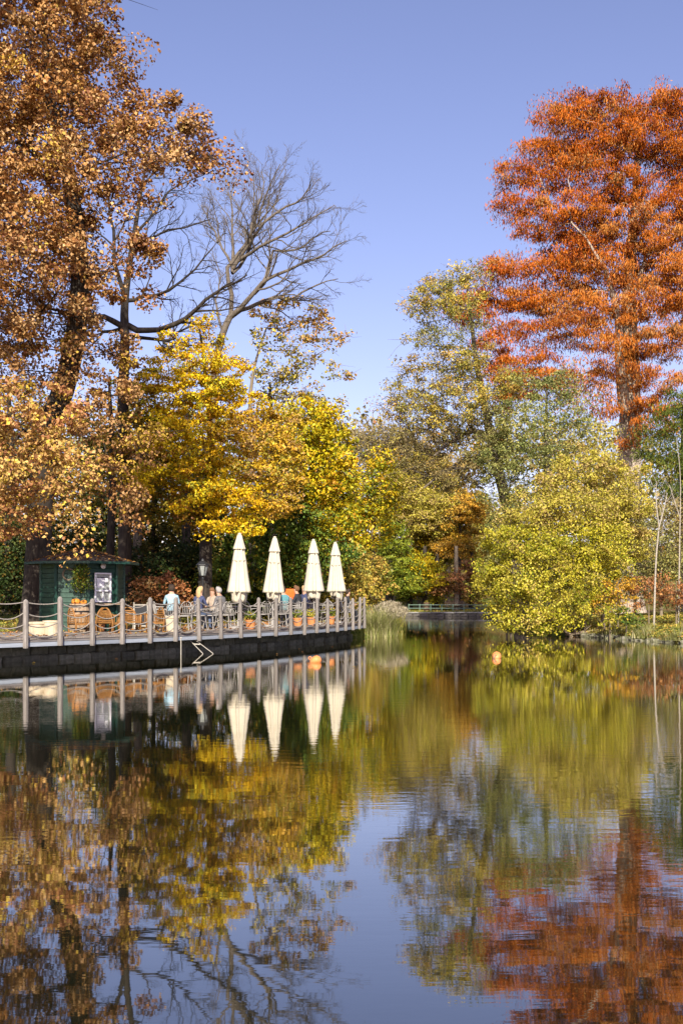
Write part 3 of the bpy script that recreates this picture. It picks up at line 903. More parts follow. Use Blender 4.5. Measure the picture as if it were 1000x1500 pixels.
for px, d, top, pal, lab in UNDER:
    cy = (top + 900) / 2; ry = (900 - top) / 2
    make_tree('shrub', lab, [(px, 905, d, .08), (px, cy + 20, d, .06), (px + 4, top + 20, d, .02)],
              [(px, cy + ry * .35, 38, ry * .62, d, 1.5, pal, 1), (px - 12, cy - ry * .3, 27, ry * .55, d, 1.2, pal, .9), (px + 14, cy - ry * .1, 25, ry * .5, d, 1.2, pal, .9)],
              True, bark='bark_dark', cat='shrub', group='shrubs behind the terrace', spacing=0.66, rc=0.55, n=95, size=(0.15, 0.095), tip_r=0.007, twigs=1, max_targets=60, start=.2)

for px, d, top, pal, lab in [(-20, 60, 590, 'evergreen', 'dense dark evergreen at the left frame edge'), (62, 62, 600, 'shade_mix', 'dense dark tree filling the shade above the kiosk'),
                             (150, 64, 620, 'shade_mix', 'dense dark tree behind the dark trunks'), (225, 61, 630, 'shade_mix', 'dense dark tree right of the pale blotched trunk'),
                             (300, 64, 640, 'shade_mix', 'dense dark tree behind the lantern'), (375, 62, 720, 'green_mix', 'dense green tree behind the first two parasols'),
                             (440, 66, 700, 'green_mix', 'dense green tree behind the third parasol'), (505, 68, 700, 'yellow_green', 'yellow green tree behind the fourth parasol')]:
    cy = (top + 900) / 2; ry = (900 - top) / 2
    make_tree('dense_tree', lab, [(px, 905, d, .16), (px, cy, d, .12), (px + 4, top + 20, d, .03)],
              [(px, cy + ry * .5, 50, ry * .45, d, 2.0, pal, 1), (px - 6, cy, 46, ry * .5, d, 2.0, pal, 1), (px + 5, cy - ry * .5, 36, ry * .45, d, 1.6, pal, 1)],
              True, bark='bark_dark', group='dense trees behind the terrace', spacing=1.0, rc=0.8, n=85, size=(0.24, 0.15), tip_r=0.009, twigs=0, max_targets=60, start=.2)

# trunks standing in the shade behind the terrace
for px, d, r, lab in [(160, 50, .22, 'dark straight trunk rising just right of the kiosk roof'), (199, 54, .25, 'pale blotched trunk right of the kiosk'),
                      (12, 52, .3, 'dark trunk at the left frame edge'), (270, 56, .28, 'thick dark trunk left of the lantern'), (395, 58, .25, 'shaded trunk between the second parasol and the lamp')]:
    make_tree('woodland_tree', lab, [(px, 905, d, r), (px + 2, 800, d, r * .85), (px + 5, 680, d, r * .7), (px, 560, d, r * .4)],
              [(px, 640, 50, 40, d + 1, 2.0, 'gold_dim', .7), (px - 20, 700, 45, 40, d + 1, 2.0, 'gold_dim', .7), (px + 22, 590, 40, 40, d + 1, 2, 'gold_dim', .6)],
              True, bark='bark_grey' if px == 199 else 'bark_dark', group='trunks behind the terrace', spacing=1.15, rc=0.75, flat=.5, n=75, size=(0.17, 0.11), twigs=1, max_targets=80, start=.5)

# -- right bank
make_tree('locust_tree', 'olive green tree with drooping boughs at the right of the sky gap',
          [(768, 905, 57, .42), (748, 770, 57, .36), (722, 660, 56.5, .3), (711, 600, 56, .25), (699, 540, 55.6, .19), (690, 470, 55.3, .11), (682, 405, 55, .04)],
          [(645, 425, 46, 24, 54.5, 1.5, 'olive_gold', .7), (685, 402, 28, 16, 55, 1.1, 'olive_gold', .6), (612, 450, 24, 12, 54.2, .8, 'olive_gold', .5), (650, 462, 40, 16, 54.5, 1.2, 'olive', .6),
           (595, 545, 22, 20, 54, 1, 'olive_gold', .8), (600, 580, 32, 24, 54, 1.2, 'olive_gold', .8), (572, 595, 18, 12, 54, .8, 'tan_sparse', .7), (635, 530, 40, 16, 54.3, 1.2, 'olive_gold', .6),
           (640, 575, 40, 34, 54.5, 1.6, 'olive_brown', .8), (680, 550, 34, 38, 55, 1.5, 'olive', .7), (655, 632, 60, 28, 54.5, 1.8, 'olive_brown', .9), (700, 625, 35, 30, 55, 1.4, 'olive', .9),
           (680, 690, 50, 32, 54.5, 1.6, 'olive_brown', .9), (625, 680, 40, 24, 55, 1.4, 'olive_brown', .7), (640, 440, 42, 26, 53.5, 1.5, 'olive_gold', .8), (650, 495, 50, 22, 53.5, 1.4, 'olive', .6), (690, 525, 34, 26, 53.5, 1.4, 'olive_gold', .8), (735, 575, 34, 40, 54, 1.5, 'olive_gold', .9), (665, 590, 50, 34, 53, 1.6, 'olive_gold', .9), (610, 610, 36, 20, 53.5, 1.2, 'olive_gold', .7), (720, 660, 40, 36, 53.5, 1.5, 'olive', .9), (620, 500, 30, 12, 54, 1, 'olive_gold', .4), (692, 440, 18, 26, 54, .9, 'olive_gold', .7), (698, 485, 20, 20, 54, .9, 'olive', .7)],
          True, bark='bark_grey', spacing=0.76, rc=0.6, flat=0.6, n=120, size=(0.13, 0.06), tip_r=0.012, droop=0.5, up=0.4, twigs=5, start=.4, max_targets=330, rmax=.16,
          stems=[[(722, 640, 56.5, .16), (690, 632, 55.5, .12), (660, 648, 54.5, .09), (635, 668, 54, .05)], [(728, 670, 56.7, .15), (690, 672, 56, .12), (650, 692, 55, .08), (620, 715, 54.5, .04)]])

make_tree('olive_tree', 'grey green bushy tree in front of the rust red conifer',
          [(803, 905, 54, .3), (802, 760, 54, .24), (800, 650, 54, .16), (800, 570, 54, .06)],
          [(800, 570, 48, 32, 53, 1.6, 'olive_grey', .9), (760, 612, 46, 32, 52.5, 1.7, 'olive_grey', 1), (832, 612, 42, 30, 52.5, 1.6, 'olive_grey', .9), (795, 655, 60, 34, 52, 1.8, 'olive_grey', 1),
           (740, 670, 38, 40, 52.3, 1.5, 'olive_grey', 1), (860, 640, 36, 26, 52.5, 1.4, 'lime_tan', .8), (733, 730, 28, 40, 52.3, 1.3, 'olive_grey', .9), (790, 715, 60, 30, 52.5, 1.6, 'olive_grey', .8),
           (722, 790, 22, 34, 53, 1.2, 'olive_grey', .7)],
          True, bark='bark_grey', spacing=0.8, rc=0.58, flat=.7, n=120, size=(0.12, 0.06), droop=.4, up=.5, tip_r=.008, start=.3, max_targets=260, twigs=2)

RU, RP = 'rust', 'rust_pale'
make_tree('bald_cypress', 'giant rust red conifer with pale grooved trunk',
          [(919, 905, 65, .95), (921, 720, 65, .78), (922, 620, 65, .72), (924, 540, 65, .6), (921, 420, 65, .45), (928, 320, 65, .32), (934, 220, 65, .18), (936, 150, 65, .06)],
          [(812, 165, 30, 16, 64.3, 1.6, RU, .9), (850, 148, 40, 16, 64.5, 1.8, RU, .9), (905, 142, 30, 12, 64.5, 1.6, RU, .8), (985, 145, 40, 14, 64.5, 1.8, RU, .8), (745, 265, 18, 10, 63.8, 1, RU, .8), (750, 320, 22, 10, 63.8, 1, RU, .8), (850, 575, 40, 12, 62.6, 1.4, RP, .7), (960, 590, 40, 14, 62.6, 1.4, RP, .7), (885, 158, 58, 22, 64.5, 2.4, RU, 1), (955, 160, 60, 24, 64.5, 2.6, RU, 1), (832, 190, 48, 30, 64, 2.2, RU, 1), (793, 222, 26, 20, 64, 1.6, RU, .9), (905, 205, 70, 26, 63.5, 2.6, RU, 1),
           (985, 215, 50, 40, 64.5, 2.6, RU, 1), (760, 250, 32, 13, 63.8, 1.4, RU, .9), (830, 248, 55, 22, 63.5, 2.2, RU, 1), (905, 262, 65, 24, 63.2, 2.4, RU, .9), (985, 290, 45, 28, 64, 2.2, RU, .9),
           (765, 290, 35, 16, 63.6, 1.6, RU, .9), (830, 305, 60, 22, 63, 2.2, RU, 1), (905, 320, 55, 22, 63, 2.2, RP, .9), (965, 345, 50, 24, 63, 2.2, RP, .9), (795, 335, 45, 16, 63.4, 1.6, RU, .9),
           (850, 362, 65, 22, 63, 2.2, RU, 1), (725, 395, 26, 18, 62.4, 1.3, RU, .9), (700, 460, 34, 14, 62, 1.3, RU, .9), (672, 438, 14, 9, 62, .8, RU, .9), (720, 500, 30, 16, 62, 1.3, RU, .8), (735, 545, 26, 18, 61.5, 1.2, RU, .8), (740, 385, 22, 16, 63.6, 1.2, RU, .8), (785, 390, 48, 18, 63.2, 1.8, RU, 1), (880, 402, 60, 20, 62.6, 2.2, RP, .9), (985, 400, 45, 32, 63, 2.2, RP, 1),
           (690, 440, 22, 11, 63.4, 1.0, RU, .9), (720, 428, 34, 16, 63.3, 1.3, RU, .9), (770, 432, 45, 16, 63, 1.6, RU, .9), (840, 445, 60, 20, 62.6, 2.0, RP, 1), (940, 445, 55, 22, 62.6, 2.2, RP, 1),
           (755, 480, 38, 18, 63, 1.5, RU, .9), (735, 520, 24, 18, 63, 1.2, RU, .9), (810, 488, 50, 18, 62.6, 1.8, RP, .9), (880, 500, 50, 18, 62.4, 1.8, RP, .8), (965, 498, 50, 20, 62.4, 2.0, RP, 1),
           (760, 560, 34, 22, 62.6, 1.4, RU, .8), (820, 545, 45, 16, 62.4, 1.6, RP, .8), (870, 465, 45, 14, 62, 1.6, RP, .8), (900, 535, 40, 12, 62, 1.4, RP, .7), (745, 590, 22, 20, 62.6, 1.2, RU, .8), (960, 615, 40, 12, 62.4, 1.4, RP, .5), (745, 565, 18, 26, 63, 1.0, RU, .8), (790, 530, 40, 16, 62.6, 1.6, RU, .8), (870, 548, 38, 14, 62.6, 1.4, RP, .7), (965, 552, 45, 20, 62.4, 1.8, RP, .8), (920, 642, 24, 6, 64, 0.9, RP, .7), (890, 590, 22, 14, 63, 1.2, RP, .6),
           (1040, 280, 50, 90, 65, 2.6, RU, .8), (1045, 450, 45, 80, 65, 2.6, RP, .8), (850, 222, 60, 20, 66.5, 1.6, RU, .8), (860, 340, 60, 30, 66.8, 1.4, RU, .8), (800, 440, 60, 30, 66, 1.4, RU, .8), (940, 390, 50, 30, 67, 1.4, RU, .8)],
          True, bark='bark_cypress', spacing=0.98, rc=0.62, flat=0.50, n=210, size=(0.21, 0.042), droop=0.75, style='spray', mat='needle', tip_r=0.014, twigs=2, start=.42, max_targets=520, rmax=.22, sag=.04, vary=.3,
          stems=[[(914, 600, 64.0, .36), (907, 530, 63, .30), (905, 470, 62.6, .25), (890, 405, 62, .19), (872, 372, 61.6, .13), (856, 345, 61.4, .05)],
                 [(922, 440, 64.8, .2), (938, 400, 64.4, .15), (950, 360, 64, .08)]])

LI, LT = 'lime', 'lime_tan'
make_tree('willow_bush', 'big yellow green bush spilling over the right bank',
          [(855, 938, 46.5, .12), (850, 900, 46.7, .10), (848, 830, 47, .08), (850, 740, 47, .04)],
          [(862, 688, 50, 24, 47, 1.6, LT, .9), (908, 705, 40, 32, 47, 1.6, LT, .9), (815, 712, 45, 26, 46.8, 1.6, LT, .9), (780, 755, 46, 30, 46.3, 1.7, LT, 1), (845, 745, 60, 34, 46.2, 1.8, LT, 1),
           (912, 760, 40, 42, 46.6, 1.6, LT, .9), (745, 800, 38, 32, 46, 1.5, LI, 1), (800, 810, 56, 36, 45.5, 1.8, LI, 1), (870, 800, 50, 34, 45.6, 1.7, LI, 1), (722, 845, 34, 28, 46, 1.3, LI, 1),
           (775, 858, 50, 30, 45.2, 1.6, LI, 1), (840, 840, 44, 24, 45.3, 1.5, LI, .9), (752, 888, 30, 24, 45.6, 1.1, LI, 1), (795, 896, 30, 26, 45, 1.1, LI, 1), (822, 878, 32, 20, 45.2, 1.1, LI, .9), (870, 868, 30, 18, 45.6, 1.0, LI, .8), (705, 850, 20, 22, 46, .9, LI, .9), (740, 903, 26, 18, 45.4, .9, LI, 1), (782, 908, 30, 16, 45.0, .9, LI, 1), (822, 905, 24, 14, 45.2, .8, LI, .9), (850, 885, 26, 18, 45.6, .9, LI, .8),
           (898, 830, 22, 20, 46, 1.0, LI, .8), (935, 800, 24, 30, 47, 1.2, LT, .6)],
          True, bark='bark_tan', cat='bush', spacing=0.62, rc=0.47, flat=.85, n=165, size=(0.10, 0.066), droop=.5, up=.45, tip_r=.007, start=0.05, max_targets=420, twigs=2, rmax=.06,
          stems=[[(862, 936, 46.2, .09), (852, 900, 46, .08), (842, 850, 45.8, .05)], [(845, 936, 46.2, .08), (836, 905, 45.8, .07), (815, 850, 45.5, .04)], [(880, 932, 46.8, .08), (885, 880, 46.6, .06), (900, 800, 46.5, .03)],
                 [(838, 934, 46, .07), (815, 915, 45.6, .06), (780, 890, 45.3, .04)]])

make_tree('yew_tree', 'dark green conifer at the right frame edge below the rust red crown',
          [(1000, 905, 59, .3), (1000, 750, 59, .24), (1000, 600, 59, .1)],
          [(972, 618, 34, 18, 58, 1.5, 'yew', .9), (1010, 590, 40, 26, 58, 1.6, 'yew', .9), (962, 655, 30, 18, 57.6, 1.4, 'yew', 1), (1000, 660, 40, 24, 57.6, 1.6, 'yew', 1), (980, 700, 34, 22, 57.6, 1.5, 'yew', .8),
           (1030, 690, 40, 60, 58, 1.6, 'yew', .8)],
          True, bark='bark_dark', spacing=0.85, rc=0.66, flat=.45, n=130, size=(0.18, 0.05), droop=.35, style='spray', mat='needle', tip_r=.01, start=.4, max_targets=160)

for px, d, top, pal, lab in [(968, 53, 740, 'olive', 'olive thicket behind the birch sapling'), (1005, 54, 720, 'olive_brown', 'brownish thicket at the right frame edge'),
                             (930, 56, 700, 'olive', 'olive thicket between bush and conifer trunk'), (880, 58, 650, 'olive_grey', 'grey green thicket in front of the pale trunk'),
                             (742, 62, 770, 'orange', 'orange shrub behind the left side of the big bush'), (748, 61, 700, 'olive_gold', 'golden olive thicket between drooping tree and big bush')]:
    cy = (top + 895) / 2; ry = (895 - top) / 2
    make_tree('thicket', lab, [(px, 905, d, .07), (px, cy, d, .05), (px + 3, top + 15, d, .015)],
              [(px, cy + ry * .3, 32, ry * .6, d, 1.4, pal, .8), (px - 8, cy - ry * .35, 25, ry * .5, d, 1.2, pal, .8), (px + 10, cy - ry * .1, 24, ry * .5, d, 1.2, pal, .8)],
              True, bark='bark_tan', cat='shrub', group='thickets of the right bank', spacing=0.66, rc=0.58, n=75, size=(0.13, 0.07), twigs=5, tip_r=.007, max_targets=120, start=.1)

# birch saplings and thin stems on the right bank
for stem, lab in [([[(957, 897, 44, .045), (960, 830, 44, .042), (963, 790, 44, .036), (965, 770, 44, .032)], [(965, 772, 44, .03), (961, 740, 44, .024), (961, 705, 44, .012)], [(965, 772, 44, .032), (972, 745, 44, .024), (977, 722, 44, .012)]],
                   'white barked birch sapling forking in two on the right bank'),
                  ([[(993, 893, 46, .038), (995, 800, 46, .032), (996, 700, 46, .022), (990, 640, 46, .01)], [(996, 760, 46, .02), (980, 710, 46.3, .012)]], 'tall thin grey sapling beside the right frame edge')]:
    W, R = ground_trunk(stem[0]); base = W[0] + np.array([0, 0, .25])
    root = empty('birch_sapling', tuple(base)); tag(root, lab, 'sapling')
    wd = Wood(); L = smooth_line(W, .3); wd.tube(L - base, np.interp(np.linspace(0, 1, len(L)), np.linspace(0, 1, len(R)), R), 8)
    wd.build('trunk', M['bark_birch'], root)
    wd = Wood()
    for s in stem[1:]:
        S = np.array([P(a, b, d) for a, b, d, r in s]); R = np.array([r for *_, r in s]); L = smooth_line(S, .3)
        rr = np.interp(np.linspace(0, 1, len(L)), np.linspace(0, 1, len(R)), R)
        wd.tube(L - base, rr, 6)
        sprouts_along(wd, L - base, rr, 1, dict(PRM, kids=[0, 9], len=.4, rmin=.005), 2.0)
    wd.build('branches', M['bark_birch'], root)

# low shrubs on the right bank
for px, py, d, rx, ry, pal, n_, lab in [(950, 865, 46, 45, 26, 'russet', 60, 'low russet bramble patch behind the birch'), (905, 868, 45, 24, 22, 'orange', 70, 'orange leaved shrub between big bush and birch'),
                                        (990, 870, 45, 26, 24, 'russet', 55, 'dry reddish shrub at the right frame edge'), (893, 905, 43.5, 20, 15, 'lime', 70, 'small yellow shrub near the water beside the big bush'),
                                        (917, 905, 43, 17, 15, 'green_mix', 80, 'small round green shrub near the right waterline'), (885, 885, 45, 16, 14, 'orange', 60, 'small orange shrub under the big bush')]:
    make_tree('low_shrub', lab, [(px, 905, d, .03), (px, py, d, .02), (px, py - ry * .8, d, .008)], [(px, py, rx, ry, d, .9, pal, 1)], True, bark='bark_tan', cat='shrub',
              group='low shrubs on the right bank', spacing=.5, rc=.36, n=n_, size=(.10, .065), twigs=4, tip_r=.005, max_targets=60, start=.1)

# -- far end of the lake, palettes lightened in place of sunlit haze
FAR = [('yellow_tree', 'yellow_green', 'tan', [(545, 730, 40, 34), (535, 775, 36, 36), (560, 690, 30, 26)], 66, 'yellow tree close right of the maple'),
       ('yellow_tree', 'lime_tan', 'tan', [(600, 735, 48, 22), (625, 765, 46, 18), (585, 705, 36, 18), (570, 760, 36, 18), (640, 740, 36, 14)], 101, 'golden olive tree in the middle of the far wood'),
       ('conifer', 'conifer', 'dark', [(572, 800, 32, 16), (575, 830, 40, 16), (570, 775, 22, 12), (580, 855, 42, 14)], 97.5, 'bright green tiered tree right of the last parasol'),
       ('small_tree', 'yellow_green', 'dark', [(622, 850, 34, 20), (612, 825, 28, 16)], 99, 'small yellow green tree on the far lawn'),
       ('orange_tree', 'orange', 'dark', [(672, 765, 34, 26), (665, 800, 34, 16), (685, 740, 30, 24)], 100, 'orange tree against the big bush'),
       ('russet_tree', 'russet', 'tan', [(668, 850, 26, 14), (655, 862, 20, 10), (684, 838, 22, 14)], 98, 'small russet tree with a pale trunk beside the far bench'),
       ('olive_wood_tree', 'olive_gold', 'grey', [(640, 730, 44, 40), (630, 690, 40, 30), (655, 780, 34, 34)], 106, 'drab olive tree in the middle of the far wood'),
       ('olive_wood_tree', 'lime_tan', 'grey', [(635, 815, 30, 30), (645, 790, 30, 24)], 104, 'grey green tree above the far bench'),
       ('lawn_shrub', 'lime', 'dark', [(640, 872, 20, 12)], 99.5, 'low lime shrub on the far lawn left of the bench'),
       ('lawn_shrub', 'olive_gold', 'dark', [(690, 868, 22, 16)], 101, 'low golden shrub right of the far bench'),
       ('lawn_shrub', 'green_mix', 'dark', [(600, 872, 20, 12)], 100, 'low green shrub on the far lawn under the tiered tree'),
       ('rounded_tree', 'lime_tan', 'tan', [(690, 800, 34, 34), (700, 760, 30, 26)], 108, 'pale yellow green tree between orange tree and big bush'),
       ('rounded_tree', 'yellow_green', 'tan', [(615, 800, 34, 24), (560, 840, 30, 24)], 104, 'rounded lemon yellow tree behind the tiered green tree'),
       ('pale_trunk_tree', 'far', 'grey', [(565, 650, 50, 28), (590, 670, 40, 26), (545, 665, 30, 24)], 110, 'leafless looking brown tree with pale trunk in the sky gap')]
for nm, pal, bk, lb, d, lab in FAR:
    cx = lb[0][0]; tp = min(q[1] - q[3] for q in lb)
    make_tree(nm, lab, [(cx, 900, d, .24), (cx, 800, d, .2), (cx + 2, (tp + 880) / 2, d, .15), (cx, tp + 15, d, .04)],
              [(x, y, rx, ry, d, min(3.0, rx / F * d), pal, 1) for x, y, rx, ry in lb], True, bark={'tan': 'bark_tan', 'dark': 'bark_dark', 'grey': 'bark_grey'}[bk],
              group='trees at the far end of the lake', spacing=0.86, rc=.85, flat=.42 if pal in ('conifer', 'orange', 'gold_dim', 'russet', 'olive_gold') else .65, n=125 if pal != 'far' else 45, size=(.20, .12), twigs=3 if pal != 'far' else 8,
              tip_r=.013, max_targets=120, start=.3)

# leafless trees closing the gap, each its own tree
for i, (px, d, top, lab) in enumerate([(520, 112, 612, 'thin leafless tree touching the sky left in the gap'), (545, 120, 600, 'grey leafless tree lowest in the middle of the sky gap'),
                                       (575, 116, 618, 'leafless tree below the drooping olive boughs'), (610, 122, 610, 'leafless tree behind the drooping boughs'), (655, 118, 625, 'leafless tree behind the olive tree trunk')]):
    h = 905 - top
    lim = []
    for k in range(9):
        y0 = top + h * (0.16 + 0.05 * k); s = (-1) ** k
        lim.append(([(px, y0, d), (px + s * 14, y0 - 22, d + rng.uniform(-1, 1)), (px + s * 22, y0 - 48, d + rng.uniform(-2, 2))], .09, .02, .1))
    bare_tree('leafless_tree', lab, [(px, 905, d, .3), (px + 2, top + h * .5, d, .24), (px, top + h * .25, d, .13), (px + 1, top, d, .03)], lim, 2,
              dict(PRM, kids=[0, 5, 7], len=.34, rmin=.016, ang=.5, up=.08), 'bark_tan', 'leafless trees beyond the lake')


# the wood that closes the view all round: reads as one mass
def far_wood():
    cr = Crown()
    n = 2100
    ang = np.linspace(-0.62, 0.62, n) + rng.normal(size=n) * 0.004
    dist = rng.uniform(124, 150, n)
    cx = np.sin(ang) * dist; cy = np.cos(ang) * dist
    pxl = 500 + F * cx / cy
    top = 625 + 60 * np.sin(pxl / 47.0) * 0.25 + rng.normal(size=n) * 8
    top = np.where(pxl < 480, top - 20, top)
    zt = CH + (HZ - top) / F * cy
    z = 4.0 + rng.random(n) ** 0.9 * (zt - 4.0)
    C = np.stack([cx, cy, z], 1)
    own = np.repeat(np.arange(n), 34)
    m = len(own)
    g = unit(rng.normal(size=(m, 3))) * (rng.random(m) ** .4)[:, None]
    pos = C[own] + g * np.array([1.9, 1.9, 1.5])
    nrm = unit(np.array([0, 0, .5]) + rng.normal(size=(m, 3)) * .6)
    s = .62 * (.6 + .7 * rng.random(m))
    pal = np.array(['far', 'olive_brown', 'gold_dim', 'olive'])[rng.integers(0, 4, n)]
    col = np.zeros((m, 3))
    for q in set(pal):
        k = pal[own] == q; col[k] = pick(q, int(k.sum()))
    col *= (.75 + .5 * rng.random(n))[own][:, None]
    cr.add(*leaf_geo(pos, nrm, unit(rng.normal(size=(m, 3))), s, s * .6, colours=col))
    me = np_mesh('far_wood', np.vstack(cr.V), np.vstack(cr.F), colours=np.vstack(cr.C))
    tag(link('far_wood', me, M['leaf']), 'distant autumn wood closing the view beyond the lake', 'wood', kind='stuff')


far_wood()
# ------------------------------------------------------------------ terrace: wall, deck, fence
def edge_at(s):
    """point, tangent and outward normal at arc length s along the terrace edge"""
    L = np.concatenate([[0], np.cumsum(np.linalg.norm(np.diff(EDGE, axis=0), axis=1))])
    x = np.interp(s, L, EDGE[:, 0]); y = np.interp(s, L, EDGE[:, 1])
    tx = np.interp(s, L, TAN[:, 0]); ty = np.interp(s, L, TAN[:, 1])
    return np.array([x, y]), np.array([tx, ty]), np.array([ty, -tx])


ELEN = float(np.linalg.norm(np.diff(EDGE, axis=0), axis=1).sum())


def rough_block(name, size, seed, cuts=2, amt=0.06):
    bm = bmesh.new()
    bmesh.ops.create_cube(bm, size=1.0)
    bmesh.ops.bevel(bm, geom=bm.edges[:], offset=0.12, segments=1, affect='EDGES')
    r = random.Random(seed)
    for v in bm.verts:
        v.co = Vector((v.co.x * size[0], v.co.y * size[1], v.co.z * size[2])) + Vector((r.uniform(-1, 1), r.uniform(-1, 1), r.uniform(-1, 1))) * amt * min(size)
    me = bpy.data.meshes.new(name); bm.to_mesh(me); bm.free()
    return me


wall = tag(empty('quay_wall', (EDGE[8][0], EDGE[8][1], 0)), 'dark wet stone wall under the terrace edge', 'wall')
blocks = [rough_block('stone', (0.52, 0.34, 0.26), k, amt=0.12) for k in range(5)]
for b in blocks: b.materials.append(M['wall_stone'])
inv = Vector(wall.location)
for row in range(3):
    s = -0.2 + 0.26 * (row % 2)
    while s < ELEN + 0.15:
        q, t, nn = edge_at(s)
        c = q - nn * (0.55 + 0.05 * row + random.uniform(-.03, .03))
        o = link('stone', random.choice(blocks), None, wall, Vector((c[0], c[1], -0.22 + 0.245 * row)) - inv, math.atan2(t[1], t[0]) + random.uniform(-.05, .05))
        s += 0.535
core = MB()
for i in range(len(EDGE) - 1):
    a, b = EDGE[i] - OUTN[i] * 0.86, EDGE[i + 1] - OUTN[i + 1] * 0.86
    core.beam((a[0] - inv.x, a[1] - inv.y, -0.02), (b[0] - inv.x, b[1] - inv.y, -0.02), 0.18, 0.82)
core.build('backing', M['wall_stone'], wall)

deck = tag(empty('terrace_deck', (EDGE[8][0], EDGE[8][1], DECK_Z)), 'weathered grey plank terrace curving along the water', 'deck')
dl = Vector(deck.location)
pm = bpy.data.meshes.new('plank')
wo_, wi_, ln_, th_ = 0.0715, 0.060, 4.7, 0.045
pm.from_pydata([(0, -wo_, -th_), (ln_, -wi_, -th_), (ln_, wi_, -th_), (0, wo_, -th_), (0, -wo_, 0), (ln_, -wi_, 0), (ln_, wi_, 0), (0, wo_, 0)], [],
               [(3, 2, 1, 0), (4, 5, 6, 7), (0, 1, 5, 4), (1, 2, 6, 5), (2, 3, 7, 6), (3, 0, 4, 7)])
pm.materials.append(M['deck'])
s = 0.02
while s < ELEN + 0.3:
    q, t, nn = edge_at(min(s, ELEN))
    if s > ELEN: q = q + t * (s - ELEN)
    o = link('plank', pm, None, deck, Vector((q[0] + nn[0] * .04, q[1] + nn[1] * .04, DECK_Z + random.uniform(-.004, .004))) - dl, math.atan2(-nn[1], -nn[0]) + random.uniform(-.002, .002))
    s += 0.1465
for z0, hh, mt, off in ((0.515, 0.112, 'fascia_top', 0.0), (0.40, 0.105, 'fascia_low', 0.012)):
    bm_ = {}
    for i in range(len(EDGE) - 1):
        a, b = EDGE[i], EDGE[i + 1]
        L = float(np.linalg.norm(b - a)) - 0.004
        if 'm' not in bm_:
            mb = MB().box((0, 0, 0), (L, 0.04, hh)); o = mb.build('fascia_board', M[mt], deck, bevel=0.004); bm_['m'] = o.data
        else: o = link('fascia_board', bm_['m'], None, deck)
        c = (a + b) / 2 + (OUTN[i] + OUTN[i + 1]) / 2 * (off - 0.0)
        o.location = Vector((c[0], c[1], z0 - 0.004 + hh / 2 - (hh if False else 0) + random.uniform(-.004, .004))) - dl
        o.rotation_euler = (0, 0, math.atan2(b[1] - a[1], b[0] - a[0]))
# end of the terrace
eN, eT, eP = OUTN[-1], TAN[-1], EDGE[-1] + TAN[-1] * 0.42
a = eP + eN * 0.02; b = eP - eN * 4.6
MB().beam((a[0] - dl.x, a[1] - dl.y, -.13), (b[0] - dl.x, b[1] - dl.y, -.13), .05, .20).build('end_beam', M['fascia_top'], deck)
# joists below
jb = None
for i in range(2, len(EDGE), 3):
    a = EDGE[i] - OUTN[i] * .05; b = EDGE[i] - OUTN[i] * 4.4
    MB().beam((a[0] - dl.x, a[1] - dl.y, -.11), (b[0] - dl.x, b[1] - dl.y, -.11), .08, .12).build('joist', M['fascia_top'], deck)

fence = tag(empty('rope_fence', (EDGE[8][0], EDGE[8][1], 0.4)), 'row of pointed grey wooden posts joined by sagging ropes', 'fence')
fl = Vector(fence.location)
post_meshes = []
for k in range(4):
    r_ = random.Random(k)
    prof = [(.062, 0), (.066, .05), (.067, .6), (.066, 1.15), (.064, 1.19), (.048, 1.235), (.018, 1.262)]
    mb = MB().lathe([(r * r_.uniform(.95, 1.05), z) for r, z in prof], n=8, fold=lambda i, z: 1.08 if i % 2 else 0.97, ph=.39)
    o = mb.build('post', M['post'], None); post_meshes.append(o.data); bpy.data.objects.remove(o)
pos = []
for i in range(len(EDGE)):
    c = EDGE[i] + OUTN[i] * 0.105
    o = link('post', post_meshes[i % 4], None, fence, Vector((c[0], c[1], 0.385 + random.uniform(-.03, .02))) - fl, math.atan2(TAN[i][1], TAN[i][0]))
    o.rotation_euler.x = random.uniform(-.03, .03); o.rotation_euler.y = random.uniform(-.03, .03); o.scale.z = random.uniform(.975, 1.02)
    pos.append(c)
for i in range(len(pos) - 1):
    for z, sg in ((1.50, .07), (1.24, .10), (0.98, .11), (0.76, .09)):
        if z < .8 and random.random() < .12: continue
        sag = sg * random.uniform(.5, 1.9); z0 = z + random.uniform(-.03, .03); z1 = z + random.uniform(-.03, .03)
        a = pos[i] + TAN[i] * .05 - OUTN[i] * .02; b = pos[i + 1] - TAN[i + 1] * .05 - OUTN[i + 1] * .02
        f = np.linspace(0, 1, 9)
        pts = np.stack([a[0] + (b[0] - a[0]) * f - fl.x, a[1] + (b[1] - a[1]) * f - fl.y, z0 + (z1 - z0) * f - sag * 4 * f * (1 - f) - fl.z], 1)
        V, Q = tube(pts, np.full(9, .017), 5)
        link('rope', np_mesh('rope', V, Q, smooth=True), M['rope'], fence)

